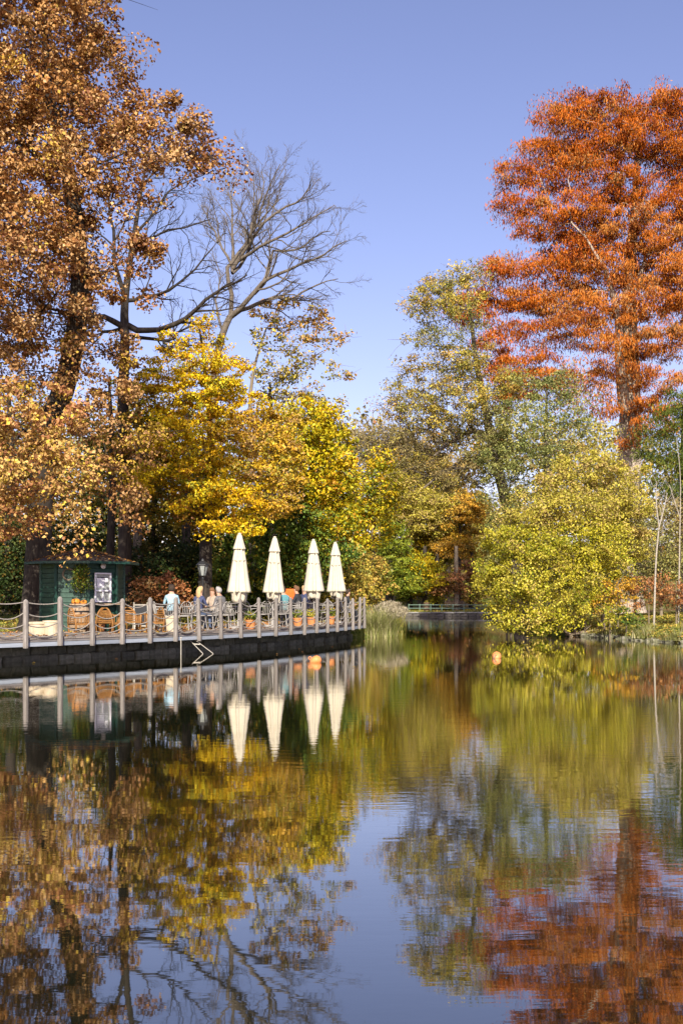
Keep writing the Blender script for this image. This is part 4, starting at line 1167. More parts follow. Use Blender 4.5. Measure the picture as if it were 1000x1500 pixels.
# ------------------------------------------------------------------ kiosk
KX, KY, KZ = -8.05, 34.0, 0.56
kiosk = tag(empty('kiosk', (KX, KY, KZ)), 'small eight sided green kiosk with brown felt roof', 'kiosk')
KR, KH = 1.26, 2.2
kc = [math.radians(20.5 + 45 * k) for k in range(8)]
kp = lambda a, r: (math.sin(a) * r, -math.cos(a) * r)
for k in range(8):
    a0, a1 = kc[k - 1], kc[k] if k else kc[0]
    if k == 0: a0 = kc[0] - math.radians(45)
    p0, p1 = kp(a0, KR), kp(a1, KR)
    cx_, cy_ = (p0[0] + p1[0]) / 2, (p0[1] + p1[1]) / 2
    wdt = math.hypot(p1[0] - p0[0], p1[1] - p0[1]); rz = math.atan2(p1[1] - p0[1], p1[0] - p0[0])
    f = empty('wall_panel', (cx_, cy_, 0), rz, kiosk)
    dark = k in (1, 2, 7, 6)  # window and side panels coloured darker to stand for their shade
    bh = 0.147
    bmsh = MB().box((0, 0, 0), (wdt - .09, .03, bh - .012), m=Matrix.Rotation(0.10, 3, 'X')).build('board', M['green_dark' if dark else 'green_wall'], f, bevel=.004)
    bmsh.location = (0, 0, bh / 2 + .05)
    for j in range(1, 15):
        if k == 1 and 6 <= j <= 11: continue          # window opening
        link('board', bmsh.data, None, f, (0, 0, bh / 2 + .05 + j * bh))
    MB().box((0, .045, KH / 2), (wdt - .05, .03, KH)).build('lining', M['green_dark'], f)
    MB().box((0, 0, 0), (.085, .085, KH + .02)).build('corner_post', M['green_dark'], kiosk, (p1[0] * 1.005, p1[1] * 1.005, KH / 2), rz + .39, bevel=.008)
    if k == 1:
        wn = empty('window', (0, 0, 0), 0, f)
        for dx in (-.26, 0.0, .26):
            MB().box((dx, -.03, 1.39), (.045 if dx else .03, .05, .86 if dx else .34)).build('frame', M['white_paint'], wn) if dx else MB().box((0, -.03, 1.13), (.03, .045, .30)).build('mullion', M['white_paint'], wn)
        for zz in (.965, 1.29, 1.81): MB().box((0, -.032, zz), (.565, .056, .045)).build('rail', M['white_paint'], wn)
        MB().box((0, .01, 1.39), (.52, .012, .84)).build('pane', M['glass'], wn)
        MB().box((-.06, -.004, 1.53), (.25, .01, .30)).build('poster', M['white_paint'], wn)
        MB().box((.13, -.004, 1.62), (.12, .01, .14)).build('poster', M['white_paint'], wn)
        MB().box((.0, -.004, 1.69), (.34, .012, .03)).build('blind', M['black'], wn)
        MB().box((0, -.12, .88), (.94, .30, .04)).build('counter', M['barrel'], wn, bevel=.006)
        MB().lathe([(.0, 0), (.075, .005), (.09, .03), (.06, .05), (0, .055)], 16).build('wall_lamp', M['white_paint'], f, (-.02, -.06, 2.04)).rotation_euler = (math.pi / 2, 0, 0)
for k in range(8):
    a0, a1 = kc[k] - math.radians(45), kc[k]
    RR = 1.72
    p0, p1 = kp(a0, RR), kp(a1, RR)
    rp = MB()
    rp.add([(p0[0], p0[1], 2.16), (p1[0], p1[1], 2.16), (0, 0, 2.62), (p0[0], p0[1], 2.11), (p1[0], p1[1], 2.11), (0, 0, 2.55)],
           [(0, 1, 2), (5, 4, 3), (0, 3, 4, 1), (1, 4, 5, 2), (2, 5, 3, 0)])
    o = rp.build('roof_panel', M['roof'], kiosk)
    MB().beam((p0[0] * 1.012, p0[1] * 1.012, 2.135), (p1[0] * 1.012, p1[1] * 1.012, 2.135), .03, .075).build('eave_board', M['green_dark'], kiosk)
    MB().beam((p1[0] * 1.0, p1[1] * 1.0, 2.175), (0, 0, 2.635), .07, .02).build('ridge_cap', M['roof'], kiosk)
MB().lathe([(.08, 2.6), (.09, 2.66), (.04, 2.70), (.045, 2.75), (0.005, 2.80)], 10).build('roof_finial', M['iron'], kiosk)


def scatter_leaves(name, parent, pts, pal, size, up, droop=.3, mat='leaf', label=None, cat=None, kind='stuff', ratio=.65):
    m = len(pts)
    nrm = unit(np.array([0, 0, up]) + rng.normal(size=(m, 3)) * .6)
    tip = unit(rng.normal(size=(m, 3)) + np.array([0, 0, -droop * 2]))
    sz = size * (.6 + .7 * rng.random(m))
    V, Fc, C = leaf_geo(pts, nrm, tip, sz, sz * ratio, colours=pick(pal, m) * (.8 + .4 * rng.random(m))[:, None])
    o = link(name, np_mesh(name, V, Fc, colours=C), M[mat], parent)
    return tag(o, label, cat, None, kind)


# roof litter, wreath, climbing plant
n = 520
a = rng.random(n) * 2 * np.pi; r = 1.6 * np.sqrt(rng.random(n))
scatter_leaves('fallen_leaves', None, np.stack([KX + r * np.sin(a), KY - r * np.cos(a), KZ + 2.655 - .46 * r / 1.60], 1), 'litter', .10, 2.0, 0, label='fallen brown leaves lying on the kiosk roof', cat='leaves')
wr = tag(empty('wreath', (KX - .12, KY - KR - .02, KZ + 1.78)), 'twig wreath hanging on the pale green kiosk front', 'wreath')
wr_m = MB()
for k in range(7):
    t_ = np.linspace(0, 2 * np.pi, 25)
    wr_m.tube([(math.cos(x) * (.17 + .02 * math.sin(3 * x + k)), -.02 * math.sin(5 * x + k), math.sin(x) * (.17 + .02 * math.cos(4 * x + 2 * k))) for x in t_], .008, 4, cap=False)
wr_m.build('twig_ring', M['bark_tan'], wr)
MB().tube([(0, 0, .17), (0, .03, .27)], .006, 4).build('hook', M['iron'], wr)
ivy = tag(empty('climbing_plant', (KX + .2, KY - KR - .06, KZ)), 'trailing green plant hung over the pale kiosk front', 'plant')
iv = MB()
ip = []
for k in range(9):
    x0 = random.uniform(-.12, .22); ln = random.uniform(.4, 1.0)
    pts = [(x0 + random.uniform(-.12, .12) * j / 4, -.02 - .03 * math.sin(j), 1.95 - ln * j / 5) for j in range(6)]
    iv.tube(pts, .006, 4)
    for q in pts:
        for _ in range(16): ip.append(np.array(q) + rng.normal(size=3) * np.array([.07, .03, .07]))
iv.build('stem', M['bark_tan'], ivy)
scatter_leaves('foliage', ivy, np.array(ip), 'green_mix', .075, .3)

# ------------------------------------------------------------------ parasols
def parasol(label, px, d, top, turn, seed):
    x = (px - 500) / F * d; zt = CH + (HZ - top) / F * d
    H = zt - DECK_Z
    root = tag(empty('closed_parasol', (x, d, DECK_Z), turn), label, 'parasol', 'closed cream parasols on the terrace')
    r_ = random.Random(seed)
    root.rotation_euler.x = r_.uniform(-.018, .018); root.rotation_euler.y = r_.uniform(-.022, .022)
    amp = [r_.uniform(.2, 1.35) for _ in range(32)]; tw_ = r_.uniform(-.5, .5)
    N = 32
    def fold(k, z, depth):
        return 1 - depth * (0.5 + 0.5 * math.cos(k * 2 * math.pi / 4)) * (.6 + .4 * amp[(k // 4) % 32])
    MB().tube([(0, 0, .05), (0, 0, H - .02)], .024, 8).build('pole', M['white_metal'], root)
    MB().lathe([(.30, 0), (.30, .05), (.27, .08), (.05, .09), (.045, .3)], 20).build('base', M['white_metal'], root)
    zb = H - 1.90                                          # lower end of the body
    prof = [(.30 + .0, zb + .02), (.41, zb), (.395, zb + .06), (.315, zb + .5), (.24, zb + 1.0), (.18, zb + 1.35), (.13, H - .42), (.10, H - .25), (.045, H - .05), (.02, H - .03)]
    body = MB().lathe(prof[1:], N, fold=lambda k, z: fold(k, z, .48)).build('canopy', M['canvas'], root, smooth=True)
    cap = [(.215, H - .50), (.205, H - .47), (.14, H - .26), (.085, H - .06), (.06, H - .02), (.02, H + .0)]
    MB().lathe(cap, N, fold=lambda k, z: fold(k, z, .34), ph=.1).build('cap', M['canvas'], root, smooth=True)
    MB().lathe([(.05, H - .03), (.062, H + .0), (.05, H + .02), (.02, H + .035)], 12).build('finial', M['canvas'], root, smooth=True)
    for k in range(6):                                     # flaps hanging below the body
        a = k * math.pi / 3 + r_.uniform(-.2, .2); ln = r_.uniform(.26, .46); w_ = r_.uniform(.12, .20); rr = .245
        fb = MB()
        pts = []
        for j in range(5):
            for q in range(5):
                u = q / 4 - .5; v = j / 4
                rad = rr + .05 * math.cos(u * 7 + k) - .06 * v
                aa = a + u * w_ / rr * 2 * (1 - .25 * v)
                pts.append((math.cos(aa) * rad, math.sin(aa) * rad, zb + .06 - ln * v * (1 - .25 * abs(u))))
        fc = [(j * 5 + q, j * 5 + q + 1, j * 5 + q + 6, j * 5 + q + 5) for j in range(4) for q in range(4)]
        fb.add(pts, fc)
        o = fb.build('flap', M['canvas'], root, smooth=True)
        md = o.modifiers.new('thick', 'SOLIDIFY'); md.thickness = .008
    t_ = np.linspace(0, 2 * math.pi, 17)
    MB().tube([(math.cos(x_) * .205, math.sin(x_) * .205, zb + 1.05 + .02 * math.sin(x_)) for x_ in t_], .012, 5, cap=False).build('tie_strap', M['canvas'], root)
    return root


parasol('tallest closed cream parasol, left end of the row of four', 349, 35.4, 782, .3, 1)
parasol('closed cream parasol second from the kiosk, beside the orange cloth', 399, 37.4, 787, .9, 2)
parasol('closed cream parasol third from the kiosk', 460, 40.3, 791, 1.3, 3)
parasol('closed cream parasol nearest to the plume grass', 493, 42.4, 795, .1, 4)


# ------------------------------------------------------------------ terrace furniture
def at(px, d, z=DECK_Z):
    return ((px - 500) / F * d, d, z)


def arch_chair(label, px, d, rz):
    """low round-backed slatted rattan chair"""
    c = tag(empty('rattan_chair', at(px, d), rz), label, 'chair', 'orange rattan chairs on the terrace')
    t_ = np.linspace(0, math.pi, 13)
    W_ = .29
    MB().tube([(math.cos(x) * W_, .26 + .05 * math.sin(x), .05 + .68 * math.sin(x) ** .7) for x in t_], .026, 6).build('back_frame', M['rattan'], c, smooth=True)
    for k in range(7):
        z = .30 + .055 * k
        hw = W_ * math.sqrt(max(.05, 1 - ((z - .05) / .70) ** 2.6))
        MB().box((0, .30, z), (hw * 2, .018, .034)).build('back_slat', M['rattan'], c)
    for k in range(8):
        MB().box((0, -.24 + k * .066, .30 - .012 * (7 - k) / 7), (.52, .046, .02)).build('seat_slat', M['rattan'], c)
    for sx in (-1, 1):
        MB().tube([(sx * .27, -.27, 0), (sx * .27, -.27, .50), (sx * .28, -.2, .53), (sx * .29, .26, .50)], .024, 6).build('arm', M['rattan'], c, smooth=True)
        MB().tube([(sx * .25, .26, 0), (sx * .26, .27, .34)], .022, 6).build('leg', M['rattan'], c)
        MB().box((sx * .262, 0, .265), (.025, .54, .04)).build('side_rail', M['rattan'], c)
        for k in range(5): MB().tube([(sx * .27, -.2 + k * .1, .28), (sx * .278, -.2 + k * .1, .515)], .010, 5).build('spindle', M['rattan'], c)
    return c


arch_chair('rattan chair with round back in front of the barrel', 119, 30.9, 2.2)
arch_chair('bright orange rattan chair below the kiosk window', 166, 31.6, 2.5)
arch_chair('orange rattan chair beside the menu board', 190, 32.4, .4)
arch_chair('orange rattan chair left of the cream pot', 222, 32.4, -1.0)
arch_chair('orange rattan chair turned away below the kiosk corner', 142, 32.0, -2.2)


def garden_chair(label, px, d, rz):
    c = tag(empty('garden_chair', at(px, d), rz), label, 'chair', 'pale metal garden chairs on the terrace')
    mt = M['white_metal']
    MB().lathe([(.20, .43), (.215, .44), (.215, .455), (.2, .465)], 16).build('seat', mt, c)
    t_ = np.linspace(0, math.pi, 11)
    MB().tube([(.20, -.16, .45)] + [(math.cos(x) * .20, -.20 - .04 * math.sin(x), .62 + .28 * math.sin(x)) for x in t_] + [(-.20, -.16, .45)], .013, 5).build('back_frame', mt, c, smooth=True)
    for k in range(5):
        x0 = -.13 + .065 * k
        MB().tube([(x0, -.18, .46), (x0 * .8, -.215, .62), (x0 * 1.05, -.235, .86 - abs(x0) * .5)], .008, 4).build('back_bar', mt, c)
    for k in range(4):
        sx, sy = (-1, 1)[k % 2], (-1, 1)[k // 2]
        MB().tube([(sx * .15, sy * .14, .44), (sx * .17, sy * .16, .22), (sx * .2, sy * .19, 0)], .013, 5).build('leg', mt, c)
    for sx in (-1, 1):
        MB().tube([(sx * .20, -.19, .64), (sx * .24, 0, .66), (sx * .23, .14, .63), (sx * .19, .17, .45)], .012, 5).build('arm', mt, c, smooth=True)
    return c


for lab, px, d, rz in [('pale metal chair left of the blue shirted guest', 236, 34.6, -1.2), ('scrolled pale chair between the two nearest seated guests', 270, 33.9, 3.0),
                       ('pale metal chair right of the guest in navy', 309, 35.0, 1.2), ('pale metal chair under the tallest parasol', 333, 35.6, 2.6), ('pale metal chair right of the tallest parasol', 366, 36.3, -.6),
                       ('pale metal chair left of the second parasol', 388, 37.2, 3.0), ('pale metal chair right of the second parasol', 410, 37.6, .5), ('pale metal chair left of the third parasol', 428, 39.0, 2.0),
                       ('pale metal chair behind the third parasol', 452, 41.2, -.3), ('pale metal chair between third and fourth parasol', 478, 41.6, 2.9), ('pale metal chair near the terrace end', 508, 43.4, 1.0)]:
    garden_chair(lab, px, d, rz)


def cafe_table(label, px, d):
    c = tag(empty('cafe_table', at(px, d)), label, 'table', 'round cafe tables on the terrace')
    MB().lathe([(.36, .70), (.385, .71), (.385, .735), (.37, .74)], 20).build('tabletop', M['white_metal'], c)
    MB().tube([(0, 0, .04), (0, 0, .71)], .025, 8).build('column', M['white_metal'], c)
    for k in range(3):
        a = k * 2.094
        MB().tube([(0, 0, .22), (math.cos(a) * .15, math.sin(a) * .15, .16), (math.cos(a) * .30, math.sin(a) * .30, .01)], .016, 5).build('leg', M['white_metal'], c)
    return c


for lab, px, d in [('round pale table in front of the guest in navy', 281, 35.4), ('round pale table left of the tallest parasol', 338, 36.9), ('round pale table between first and second parasol', 378, 38.2),
                   ('round pale table right of the second parasol', 424, 40.2), ('round pale table beside the fourth parasol', 480, 43.0), ('round pale table left of the blue shirted guest', 226, 35.4)]:
    cafe_table(lab, px, d)


def pot(name, label, px, d, r, h, mat, plant=None, cat='pot', leaf=.09, n=260, ph=.35):
    c = tag(empty(name, at(px, d)), label, cat)
    MB().lathe([(r * .78, 0), (r * .86, h * .3), (r * .97, h * .85), (r * 1.05, h * .88), (r * 1.05, h), (r * .9, h), (r * .85, h * .88)], 18).build('pot_body', M[mat], c, smooth=False)
    if plant:
        g = unit(rng.normal(size=(n, 3))) * (rng.random(n) ** .4)[:, None]
        scatter_leaves('foliage', c, g * np.array([r * 1.3, r * 1.3, ph / 2]) + np.array([0, 0, h + ph / 2]), plant, leaf, .5)
        st = MB()
        for k in range(6): st.tube([(0, 0, h * .9), (random.uniform(-r, r) * .5, random.uniform(-r, r) * .5, h + ph * .4), (random.uniform(-r, r), random.uniform(-r, r), h + ph * .85)], .007, 4)
        st.build('stem', M['bark_tan'], c)
    return c


pot('clay_trough', 'wide cream clay trough between the two leftmost posts', 57, 29.6, .33, .36, 'cream')
pot('clay_pot', 'cream clay pot beside the wide trough', 75, 29.5, .22, .40, 'cream')
pot('cream_pot', 'tall cream pot standing below the blue shirted guest', 250, 32.9, .26, .46, 'cream')
for lab, px, d, pl in [('terracotta pot with a green plant right of the tallest parasol', 367, 35.3, 'green_mix'), ('terracotta pot with a plant left of the third parasol', 436, 38.6, 'green_mix'),
                       ('terracotta pot with a plant below the third parasol', 456, 39.6, 'lime'), ('terracotta pot near the fourth parasol', 484, 41.4, 'green_mix'), ('terracotta pot of yellow plants beside the kiosk counter', 146, 33.0, 'lime')]:
    pot('terracotta_pot', lab, px, d, .17, .30, 'terracotta', pl, leaf=.07, ph=.30, n=160)['group'] = 'terracotta pots on the terrace'

brl = tag(empty('barrel', at(116, 32.0)), 'wooden barrel in front of the kiosk carrying pumpkins', 'barrel')
for k in range(16):
    a = k * 2 * math.pi / 16
    st = MB()
    for j, (r, z) in enumerate([(.27, 0), (.32, .25), (.335, .42), (.32, .6), (.27, .84)]):
        for sa in (-.19, .19):
            st.v.append((math.cos(a + sa) * r, math.sin(a + sa) * r, z))
    st.f = [(2 * j, 2 * j + 1, 2 * j + 3, 2 * j + 2) for j in range(4)]
    o = st.build('stave', M['barrel'], brl); md = o.modifiers.new('thick', 'SOLIDIFY'); md.thickness = .025
for z, r in ((.10, .305), (.26, .34), (.60, .335), (.76, .30)):
    MB().lathe([(r, z), (r, z + .04), (r - .03, z + .04), (r - .03, z)], 24).build('hoop', M['iron'], brl)
MB().lathe([(.26, .80), (.26, .82)], 20).build('lid', M['barrel'], brl)
M['pumpkin'] = mat_flat('pumpkin_skin', (0.62, 0.24, 0.03), .55, .2)
for lab, dx, s_ in [('larger orange pumpkin on the barrel', -.09, .13), ('smaller orange pumpkin on the barrel', .14, .10)]:
    b = at(116, 32.0)
    pk = tag(empty('pumpkin', (b[0] + dx, b[1] - .03, DECK_Z + .82)), lab, 'pumpkin')
    MB().lathe([(s_ * .3, 0), (s_ * .85, s_ * .15), (s_, s_ * .6), (s_ * .85, s_ * 1.1), (s_ * .3, s_ * 1.3), (s_ * .12, s_ * 1.2)], 24, fold=lambda i, z: 1 if i % 3 else .9).build('flesh', M['pumpkin'], pk, smooth=True)
    MB().tube([(0, 0, s_ * 1.2), (.01, 0, s_ * 1.5), (.03, 0, s_ * 1.65)], .013, 6).build('stalk', M['bark_tan'], pk)

mbd = tag(empty('menu_board', at(206, 34.6), .35), 'folding black menu board with pale wooden frame', 'sign')
for s_ in (-1, 1):
    pn = empty('leaf', (0, 0, 0), 0, mbd); pn.rotation_euler = (s_ * .20, 0, 0); pn.location = (0, -s_ * .02 + s_ * .0, 0); pn.name = 'panel'
    yy = 0.17 * s_
    MB().box((0, 0, .42), (.40, .015, .66)).build('slate', M['black'], pn, (0, yy * s_ * s_, 0))
    for dx in (-.215, .215): MB().box((dx, yy, .42), (.035, .03, .86)).build('stile', M['pole'], pn)
    for zz in (.09, .77): MB().box((0, yy, zz), (.40, .028, .035)).build('rail', M['pole'], pn)

# lantern
lp = tag(empty('lamp_post', at(297, 39.0)), 'old black lamp post with six sided lantern behind the terrace', 'lamp post')
lh = CH + (HZ - 818) / F * 39.0 - DECK_Z
MB().lathe([(.12, 0), (.12, .1), (.07, .16), (.06, .5), (.045, .6), (.04, lh - .75), (.055, lh - .72), (.03, lh - .66), (.03, lh - .60)], 12).build('post', M['iron'], lp)
MB().tube([(-.18, 0, lh - .85), (.18, 0, lh - .85)], .014, 6).build('ladder_bar', M['iron'], lp)
ln = empty('lantern', (0, 0, lh - .62), 0, lp)
for k in range(6):
    a = k * math.pi / 3
    MB().tube([(math.cos(a) * .10, math.sin(a) * .10, 0), (math.cos(a) * .20, math.sin(a) * .20, .38)], .013, 5).build('bar', M['iron'], ln)
MB().lathe([(.085, .01), (.185, .375)], 6).build('glass', M['glass'], ln)
MB().lathe([(.24, .38), (.235, .40), (.13, .50), (.06, .53), (.05, .58), (.012, .63)], 6).build('hood', M['iron'], ln)
MB().lathe([(.04, -.04), (.11, -.01), (.11, .01)], 6).build('holder', M['iron'], ln)

oc = tag(empty('draped_chair', at(425, 44.5, .56), .2), 'tall chair back draped with bright orange cloth behind the second parasol', 'chair')
zt = CH + (HZ - 863) / F * 44.5 - .56
for sx in (-1, 1):
    MB().tube([(sx * .2, 0, 0), (sx * .2, .03, zt - .02)], .02, 6).build('leg', M['bench_wood'], oc)
MB().box((0, -.2, .45), (.44, .42, .04)).build('seat', M['bench_wood'], oc)
for sx in (-1, 1): MB().tube([(sx * .2, -.38, 0), (sx * .2, -.38, .44)], .02, 6).build('leg', M['bench_wood'], oc)
cl = MB(); v_ = []
for j in range(7):
    for q in range(9):
        u = q / 8 - .5
        v_.append((u * .50, -.03 - .02 * math.sin(q * 1.7) * (j / 6), zt + .01 - .44 * j / 6 - .04 * abs(u) * (j / 6)))
for j in range(1, 5):
    for q in range(9): pass
cl.add(v_, [(j * 9 + q, j * 9 + q + 1, j * 9 + q + 10, j * 9 + q + 9) for j in range(6) for q in range(8)])
o = cl.build('cloth', M['orange_cloth'], oc, smooth=True); md = o.modifiers.new('thick', 'SOLIDIFY'); md.thickness = .01


# ------------------------------------------------------------------ people
def person(label, px, d, rz, top, trousers, hair, long_hair=False, hat=None, lean=0.0):
    verts, edges, rad = [], [], []
    def V(co, r, par=None):
        verts.append(co); rad.append(r)
        if par is not None: edges.append((par, len(verts) - 1))
        return len(verts) - 1
    ly = lean
    pel = V((0, 0, .55), .145)
    sp = V((0, -.03 + ly * .3, .76), .135, pel); ch = V((0, -.01 + ly * .7, 1.0), .15, sp)
    nk = V((0, .02 + ly, 1.16), .055, ch); hd = V((0, .04 + ly, 1.26), .085, nk); ht = V((0, .035 + ly, 1.365), .072, hd)
    V((0, .125 + ly, 1.27), .018, hd)                     # nose
    for s in (-1, 1):
        sh = V((s * .175, -.01 + ly * .8, 1.06), .062, ch)
        el = V((s * .235, .08 + ly * .5, .83), .045, sh); wr_ = V((s * .15, .30, .80), .03, el); pa = V((s * .13, .37, .79), .030, wr_)
        for k in range(4):
            o_ = (k - 1.5) * .017
            f1 = V((s * .13 + o_, .41, .79), .009, pa); f2 = V((s * .125 + o_, .445 + .006 * (k in (1, 2)), .775), .008, f1)
            V((s * .12 + o_, .455 + .008 * (k in (1, 2)), .75), .007, f2)
        t1 = V((s * .10, .36, .775), .010, pa); V((s * .085, .40, .765), .008, t1)
        hp = V((s * .09, .05, .53), .085, pel); kn = V((s * .12, .42, .53), .065, hp); an = V((s * .12, .43, .11), .042, kn)
        V((s * .125, .56, .045), .036, an)
        V((s * .088, .035 + ly, 1.27), .018, hd)          # ears
    me = bpy.data.meshes.new('body'); me.from_pydata(verts, edges, [])
    ob = bpy.data.objects.new('tmp', me); COL.objects.link(ob)
    sk = ob.modifiers.new('skin', 'SKIN'); sk.use_smooth_shade = True
    for i, v in enumerate(me.skin_vertices[0].data): v.radius = (rad[i], rad[i]); v.use_root = (i == 0)
    sb = ob.modifiers.new('sub', 'SUBSURF'); sb.levels = 1; sb.render_levels = 1
    dg = bpy.context.evaluated_depsgraph_get()
    bm_ = bpy.data.meshes.new_from_object(ob.evaluated_get(dg))
    bpy.data.objects.remove(ob)
    bm_.name = 'body'; bm_.materials.clear()
    for q in (top, trousers, M['skin'], M['black']): bm_.materials.append(q)
    for pl in bm_.polygons:
        c = pl.center; pl.use_smooth = True
        if c.z > 1.15: pl.material_index = 2
        elif c.y > .30 and c.z > .66: pl.material_index = 2
        elif c.z < .09: pl.material_index = 3
        elif c.z < .62 or (c.y > .12 and c.z < .66): pl.material_index = 1
        else: pl.material_index = 0
    root = tag(empty('person', at(px, d, DECK_Z - .02), rz), label, 'person')
    root.scale = [random.uniform(.95, 1.04)] * 3
    link('body', bm_, None, root)
    hb = MB().lathe([(.03, .0), (.085, .03), (.104, .09), (.100, .14), (.07, .19), (.02, .21)], 14)
    hb.v = [(x, y * 1.08 - .012 + .03 + ly, z + 1.215 + (.05 if y > .03 else 0)) for x, y, z in hb.v]
    hb.build('hair', hair, root, smooth=True)
    if long_hair:
        l_ = MB().lathe([(.05, .0), (.085, .06), (.09, .16), (.085, .26), (.05, .30)], 12)
        l_.v = [(x * 1.05, y * .55 - .055 + ly, z + 1.05) for x, y, z in l_.v]
        l_.build('hair_length', hair, root, smooth=True)
    for s in (-1, 1):
        MB().lathe([(.004, -.012), (.011, 0), (.004, .012)], 8).build('eye', M['black'], root, (s * .034, .118 + ly, 1.295))
    if hat:
        MB().lathe([(.15, 0), (.15, .012), (.105, .02), (.10, .09), (.07, .11), (.02, .115)], 18).build('hat', hat, root, (0, .03 + ly, 1.345))
    return root


hair_b = cloth('hair_blond', (0.50, 0.33, 0.16)); hair_d = cloth('hair_dark', (0.045, 0.03, 0.02)); hair_g = cloth('hair_grey', (0.35, 0.33, 0.31)); hair_r = cloth('hair_brown', (0.16, 0.08, 0.04))
navy = cloth('navy_cloth', (0.055, 0.065, 0.13)); blue = cloth('light_blue_cloth', (0.30, 0.47, 0.56)); grey = cloth('grey_cloth', (0.13, 0.125, 0.13)); teal = cloth('teal_cloth', (0.10, 0.24, 0.26))
dark = cloth('dark_cloth', (0.03, 0.032, 0.04)); beige = cloth('beige_cloth', (0.42, 0.34, 0.26)); jeans = cloth('jeans_cloth', (0.08, 0.11, 0.18))
PEOPLE = [('person in light blue shirt seated with back to the water', 252, 35.0, .25, blue, dark, hair_d, False, None, .14),
          ('blond person in navy jacket seated beside the pale scrolled chair', 291, 34.7, -.55, navy, jeans, hair_b, True, None, .04),
          ('person in grey coat seated left of the tallest parasol', 326, 35.8, .9, grey, dark, hair_g, False, None, .16),
          ('brown haired person facing the water behind the guest in grey', 313, 37.6, 2.9, beige, dark, hair_r, True, None, .12),
          ('person in teal top seated right of the second parasol', 415, 39.0, .4, teal, dark, hair_d, False, None, .0),
          ('person in dark jacket seated left of the third parasol', 437, 40.6, 1.2, dark, jeans, hair_r, False, None, .05),
          ('person in navy seated beyond the third parasol', 447, 42.6, 2.6, navy, dark, hair_b, False, None, .04),
          ('person in dark clothes seated near the terrace end', 507, 44.2, -1.3, dark, dark, hair_d, False, None, .05)]
for q in PEOPLE:
    person(*q[:4], *q[4:])
    x, y, _ = at(q[1], q[2])
for lab, px, d, rz in [('pale metal chair under the blue shirted guest', 252, 35.0, .25), ('pale metal chair under the guest in navy', 291, 34.7, -.55), ('pale metal chair under the guest in grey', 326, 35.8, .9),
                       ('pale metal chair under the brown haired guest', 313, 37.6, 2.9), ('pale metal chair under the guest in teal', 415, 39.0, .4), ('pale metal chair under the guest in a dark jacket', 437, 40.6, 1.2),
                       ('pale metal chair under the guest beyond the third parasol', 447, 42.6, 2.6), ('pale metal chair under the guest near the terrace end', 507, 44.2, -1.3)]:
    garden_chair(lab, px, d, rz)

# fallen leaves on the terrace
n = 2100
ss = rng.random(n) * ELEN; dep = rng.random(n) * 4.6 + .05
pts = []
for s_, e_ in zip(ss, dep):
    q, t, nn = edge_at(s_); c = q - nn * e_
    pts.append((c[0], c[1], DECK_Z + .012 + random.random() * .02))
scatter_leaves('fallen_leaves', None, np.array(pts), 'litter', .10, 2.5, 0, label='fallen brown leaves scattered over the terrace planks', cat='leaves')

# ------------------------------------------------------------------ things in the water
ld = tag(empty('bathing_ladder', at(288, 32.0, 0)), 'pale bent pipe rails leaning from the terrace into the water', 'ladder')
b0 = Vector(ld.location)
for pts in ([(276, 936, 32.25), (297, 957.5, 31.8), (299, 965, 31.8)], [(285, 937, 32.3), (312, 957.5, 31.8), (314, 965, 31.8)]):
    MB().tube([Vector(P(*q)) - b0 for q in pts], .012, 7).build('rail', M['pole'], ld)
MB().beam(Vector(P(283, 943.5, 32.1)) - b0, Vector(P(293, 944, 32.1)) - b0, .03, .03).build('rung', M['pole'], ld)
mp_ = tag(empty('mooring_pole', at(265, 31.4, 0)), 'thin upright pale pole in the water left of the ladder', 'pole')
MB().tube([(0, 0, -.6), (0, 0, CH + (HZ - 935) / F * 31.4)], [.016, .014], 7).build('shaft', M['pole'], mp_)
MB().lathe([(.03, -.01), (.034, .0), (.03, .02), (.012, .03)], 8).build('tip', M['pole'], mp_, (0, 0, CH + (HZ - 935) / F * 31.4))
for lab, px, d, rz in [('orange buoy floating before the big yellow green bush', 727, 29.6, 2.9), ('orange buoy floating in front of the terrace parasols', 463, 27.6, 1.4)]:
    by = tag(empty('buoy', at(px, d, .05), rz), lab, 'buoy', 'orange mooring buoys')
    bo = MB().lathe([(.025, -.17), (.07, -.14), (.115, -.06), (.125, .01), (.11, .07), (.07, .115), (.03, .13)], 20)
    o = bo.build('float', M['buoy'], by, smooth=True); o.rotation_euler = (math.radians(68), 0, 0)
    t_ = np.linspace(0, 2 * math.pi, 13)
    e = MB().tube([(0, .16 + .035 * math.cos(x), .06 + .035 * math.sin(x)) for x in t_], .011, 6, cap=False).build('eye_ring', M['buoy'], by, smooth=True)
    MB().tube([(0, .19, .07), (.03, .26, .0), (.06, .34, -.08)], .008, 5).build('line', M['rope'], by)

X = rng.uniform(-14, 14, 700); Y = 20 + rng.random(700) ** .7 * 50
sd = lake_sd(X, Y); k = (sd < -.9) & (rng.random(700) < np.exp(sd / 3.0) + .08)
scatter_leaves('floating_leaves', None, np.column_stack([X[k], Y[k], np.full(int(k.sum()), .012)]), 'litter', .09, 9.0, 0, label='few fallen leaves floating on the water', cat='leaves')

